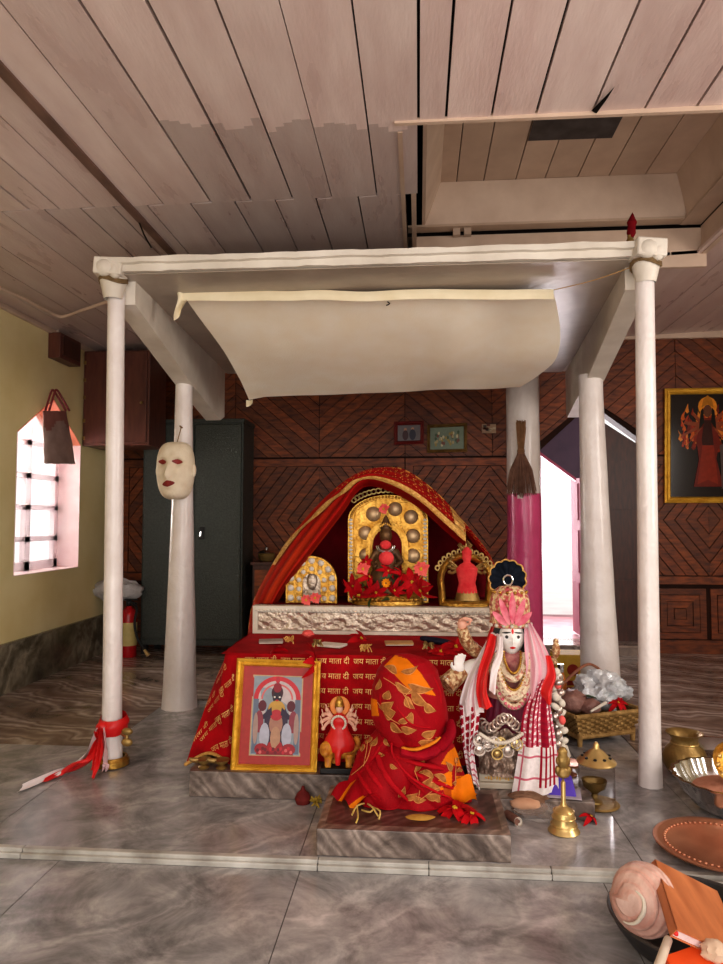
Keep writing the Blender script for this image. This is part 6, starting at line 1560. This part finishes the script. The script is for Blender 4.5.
mb.build('hammered_boss', M['brass'], g)
# ---- copper plate
q = floorpt(657,849); x, y = q.x+.222, q.y+.0
g = thing('copper_plate', 'round copper tray with a beaded inner ring at the right front of the shrine floor', 'tray', (x,y,0))
mb = MB(); mb.lathe([(0,.004),(.165,.004),(.175,.01),(.21,.022),(.223,.024),(.226,.03),(.22,.033),(.205,.03),(.172,.018),(.16,.01),(0,.009)], (x,y,0), 64); mb.build('tray_body', M['copper'], g)
mb = MB()
for k in range(60): t = 2*PI*k/60; mb.ell((x+.185*math.cos(t),y+.185*math.sin(t),.0255), (.007,.007,.005), 6, 4)
mb.build('beaded_ring', M['copper'], g)
# ---- black bowl with conch, book, stick and card on the lower floor
ZF = -.03
lc, rc_ = P(611,905,2.02), P(700,930,2.02); qb = PZ(694,920,.05); x, y = qb.x, qb.y
g = thing('black_bowl', 'black iron bowl holding the conch on the lower marble floor in the front right corner', 'bowl', (x,y,ZF))
R0 = .235; HB = .095
mb = MB(); mb.lathe([(0,.001),(.6*R0,.001),(.8*R0,.02),(.93*R0,.06),(R0,HB-.004),(R0*.99,HB),(R0*.955,HB-.002),(.88*R0,.06),(.7*R0,.022),(0,.016)], (x,y,ZF), 56); mb.build('bowl_body', M['black'], g)
mb = MB(); mb.tube([(x+R0*math.cos(t)*.985,y+R0*math.sin(t)*.985,ZF+HB-.002) for t in [2*PI*i/56 for i in range(57)]], .006, 6); mb.build('rim', mat('worn_black', (44,38,38), (64,56,54), 20, .4), g)
# conch
g = thing('conch_shell', 'large pale pink conch shell lying in the black bowl', 'shell', (P(655,925,1.93)))
c0, c1 = P(628,917,1.99), P(700,908,2.22); ax_ = (c1-c0); Lc = .22; ax_.normalize()
Mc = ax_.to_track_quat('Z', 'Y').to_matrix()
PR = [(0,.001),(.012,.022),(.045,.044),(.065,.041),(.09,.06),(.13,.072),(.15,.069),(.19,.082),(.28,.092),(.4,.092),(.56,.076),(.8,.046),(1,.018)]
def conch(u, v):
    th = 2*PI*u; w = (v+.045*u) if v < .5 else v+.045*u*(1-v)*2
    rr = interp(PR, min(1,w))[0]*(1+.018*math.sin(v*60+th))*(1+.06*math.sin(th*1+1)); c = c0+V((.012,.02,.028))
    return c+Mc@V((rr*math.cos(th), rr*math.sin(th), Lc*v))
mb = MB(); mb.grid(conch, 48, 80, cu=True, col=lambda u, v: (1,.93-.12*math.sin(v*60+6*u)**4,.9-.14*math.sin(v*60+6*u)**4,1))
mb.poly([conch(i/48, 0) for i in range(48)], (1,1,1,1)); mb.poly([conch(i/48, 1) for i in range(48)])
mb.build('shell_body', mat('conch_shell', (176,134,122), (230,202,190), 12, .45, attr=True, bump=.3, bscale=40), g, sharp=85)
mb = MB(); mb.tube([conch(.30+.5*i/24, .02+.03*i/24)+V((-.003,-.004,0)) for i in range(25)], [.002+.004*math.sin(PI*i/24) for i in range(25)], 8); mb.build('white_lip', M['ivory'], g)
# book leaning on the bowl
tl, bl, = P(655,858,2.2), P(676,928,1.78)
zz = 0
pts_tl = V((.742,2.28,.085)); 
A_ = P(655,859,2.12); B_ = P(677,929,1.80); C_ = P(745,905,2.32); 
g = thing('orange_book', 'tan orange covered book resting tilted across the black bowl', 'book', B_)
u_ = (C_-A_); w_ = (B_-A_); nrm = u_.cross(w_).normalized(); nrm = nrm if nrm.z > 0 else -nrm
u_ = u_.normalized()*.30; hh = .026
def bk_(a, b, d): return A_+u_*a+w_*b+nrm*d
mb = MB(); mb.hexa([bk_(0,0,-.004),bk_(1,0,-.004),bk_(1,1,-.004),bk_(0,1,-.004),bk_(0,0,0),bk_(1,0,0),bk_(1,1,0),bk_(0,1,0)]); mb.hexa([bk_(0,0,-hh),bk_(1,0,-hh),bk_(1,1,-hh),bk_(0,1,-hh),bk_(0,0,-hh+.003),bk_(1,0,-hh+.003),bk_(1,1,-hh+.003),bk_(0,1,-hh+.003)]); mb.hexa([bk_(0,0,-hh),bk_(.012,0,-hh),bk_(.012,1,-hh),bk_(0,1,-hh),bk_(0,0,0),bk_(.012,0,0),bk_(.012,1,0),bk_(0,1,0)])
mb.build('book_cover', mat('tan_cover', (176,98,56), (222,140,88), 16, .45, stretch=(1,.25,.25)), g, flat=True)
mb = MB(); mb.hexa([bk_(.012,.01,-hh+.003),bk_(.985,.01,-hh+.003),bk_(.985,.985,-hh+.003),bk_(.012,.985,-hh+.003),bk_(.012,.01,-.004),bk_(.985,.01,-.004),bk_(.985,.985,-.004),bk_(.012,.985,-.004)]); mb.build('pages', mat('pale_pages', (226,206,206), (240,224,222), 60, .8), g, flat=True)
mb = MB(); mb.ell(bk_(.03,1.0,-.012), .006, 8, 6); mb.build('red_ribbon_end', M['redsatin'], g)
# white stick and orange card
a_, b_ = P(668,940,1.86), P(658,968,1.775)
g = thing('white_stick', 'smooth white wooden stick leaning on the rim of the black bowl', 'stick', b_)
mb = MB(); mb.tube([a_, b_, b_+(b_-a_)*.6], [.0105,.0115,.0125], 12); mb.ell(a_, (.0105,.0105,.0105), 12, 8); mb.build('stick_body', mat('pale_wood', (206,190,170), (226,212,194), 9, .5), g)
q = P(696,956,1.84); g = thing('orange_card_box', 'orange red card box with a white end at the bottom right corner of the photo', 'box', q)
R_m = Euler((.35,-.12,.35)).to_matrix()
mb = MB(); mb.box(q+V((-.0,-.02,-.02)), (.13,.10,.02), R_m); mb.build('card', mat('orange_card', (226,74,24), (240,96,36), 10, .5), g, bevel=.002)
mb = MB(); mb.box(q+R_m@V((.035,.02,-.006)), (.05,.02,.003), R_m); mb.build('white_panel', M['paper'], g, flat=True)
mb = MB()
for k in range(3): mb.box(q+R_m@V((.025+.01*k,.02,-.0035)), (.004,.012,.002), R_m)
mb.build('blue_print', mat('blue_print', (60,70,130), (80,90,150), 9, .6), g, flat=True)
crumple('wax_lump', P(714,951,1.83), (.03,.03,.025), 61, mat('pale_wax', (206,176,150), (226,200,176), 16, .6), 'pale lump of offering by the orange card at the bottom right corner', 'offering', amp=.25)
# ---- red scarf tied to the left post, with its brass foot and hook
X0, Y0_ = -1.5, 3.39
zk = P(112,727,3.34).z
g = thing('red_post_scarf', 'red and white scarf knotted round the left front post, tails trailing on the floor', 'scarf', (X0,Y0_,0))
mb = MB()
def wrap(u, v): 
    th = 2*PI*u; r = .062+.01*math.sin(v*PI)+.006*nz((math.cos(th)*2,math.sin(th)*2,v*4)); return V((X0+r*math.cos(th), Y0_+r*math.sin(th), zk-.035+.075*v+.012*math.sin(th)))
mb.grid(wrap, 32, 8, cu=True); mb.ell((X0-.03,Y0_-.062,zk), (.03,.022,.028)); mb.build('wrapped_band', M['redsatin'], g)
def scarftail(name, m, pts, wid, ph, cols=None):
    c = curve(pts, 36)
    def f(u, v):
        k = int(round(v*36)); p = c[k]; w = interp(wid, v)[0]; d = (c[min(k+1,36)]-c[max(k-1,0)]); sd = V((d.y,-d.x,0)); sd = sd.normalized() if sd.length > 1e-4 else V((1,0,0)); sd = (sd+V((.9,0,.15))).normalized()
        q_ = p+sd*(u-.5)*w+V((0,-.010*math.sin(u*14+ph+v*5), .008*math.sin(u*12+v*9+ph))); q_.z = max(q_.z, .004+.004*abs(math.sin(u*9+v*20))); return q_
    mb = MB(); mb.grid(f, 18, 36, col=cols); mb.build(name, m, g)
k0 = V((X0-.03,Y0_-.07,zk))
scarftail('white_tail', M['gauze'], [k0, P(95,745,3.33), P(78,762,3.28), PZ(58,774,.01), PZ(20,790,.006)], [(0,.03),(.4,.09),(1,.06)], 1)
scarftail('red_tail', M['redsatin'], [k0+V((0,-.01,0)), P(98,742,3.30), P(84,760,3.22), PZ(68,772,.01), PZ(44,781,.006)], [(0,.04),(.4,.10),(.8,.10),(1,.02)], 2)
scarftail('short_red_tail', M['redsatin'], [k0+V((.01,-.015,0)), P(100,745,3.28), P(96,762,3.24), PZ(92,776,.012)], [(0,.03),(1,.09)], 3)
scarftail('lace_tail', M['gauze'], [k0+V((.02,-.012,0)), P(106,748,3.30), P(105,764,3.28), PZ(105,770,.012)], [(0,.02),(1,.035)], 0, lambda u, v: (1,.75,.78,1))
mb = MB(); mb.lathe([(.06,.0),(.078,.004),(.08,.03),(.068,.045),(.058,.045)], (X0,Y0_,.001), 24); tag(mb.build('brass_post_ring', M['gold']), 'gold metal ring round the foot of the left front post', 'ring')
q = P(127,738,3.3); g = thing('brass_hook', 'small brass double knob hook tied to the left front post', 'hook', q)
mb = MB(); mb.ell(q+V((0,0,.03)), (.028,.014,.018)); mb.ell(q+V((0,0,-.02)), (.028,.014,.02)); mb.tube([q+V((0,0,-.03)), q+V((0,0,.04))], .008, 8); mb.tube([q, V((X0+.045,Y0_-.02,q.z))], .006, 8); mb.build('hook_body', M['dimbrass'], g)
# ================================================================== CAMERA AND LIGHT
cd = bpy.data.cameras.new('camera'); cam = bpy.data.objects.new('camera', cd); COL.objects.link(cam)
cd.sensor_fit = 'VERTICAL'; cd.sensor_height = 24; cd.lens = FPX*24/964; cd.clip_start = .02
R3 = Matrix((RV, UV, -FV)).transposed()
cam.matrix_world = Matrix.Translation(EYE) @ R3.to_4x4()
scene.camera = cam
w = bpy.data.worlds.new('sky'); scene.world = w; w.use_nodes = True
bg = w.node_tree.nodes['Background']; bg.inputs['Color'].default_value = (1,.97,.95,1); bg.inputs['Strength'].default_value = 1.2
def area(name, loc, target, size, power, color):
    l = bpy.data.lights.new(name, 'AREA'); l.shape = 'RECTANGLE'; l.size, l.size_y = size; l.energy = power; l.color = color
    o = bpy.data.objects.new(name, l); COL.objects.link(o); o.location = loc
    o.rotation_euler = (V(target)-V(loc)).to_track_quat('-Z', 'Y').to_euler(); return o
area('front_daylight', (.3,-1.4,1.9), (0,4,.9), (4.0,1.6), 48, (1,.93,.87))
area('doorway_daylight', (1.5,YB+1.6,1.5), (.9,3,.4), (1.2,2.0), 90, (1,.92,.95))
area('window_daylight', (XL-.9,5.4,1.9), (-.5,4.6,.6), (1.2,1.6), 70, (1,.96,.9))
area('side_shaping_fill', (3.4,1.6,1.8), (0,3.6,.7), (1.6,1.4), 55, (1,.94,.88))  # added fill from the right to shape the folds; no opening there
area('added_bounce_fill', (.2,-.9,.25), (0,3.8,2.5), (3.5,.8), 34, (1,.93,.86))  # added lamp imitating ground bounce, to brighten canopy, ceiling and roof underside
scene.view_settings.view_transform = 'Standard'; scene.view_settings.look = 'None'; scene.view_settings.exposure = .12; scene.view_settings.gamma = .9
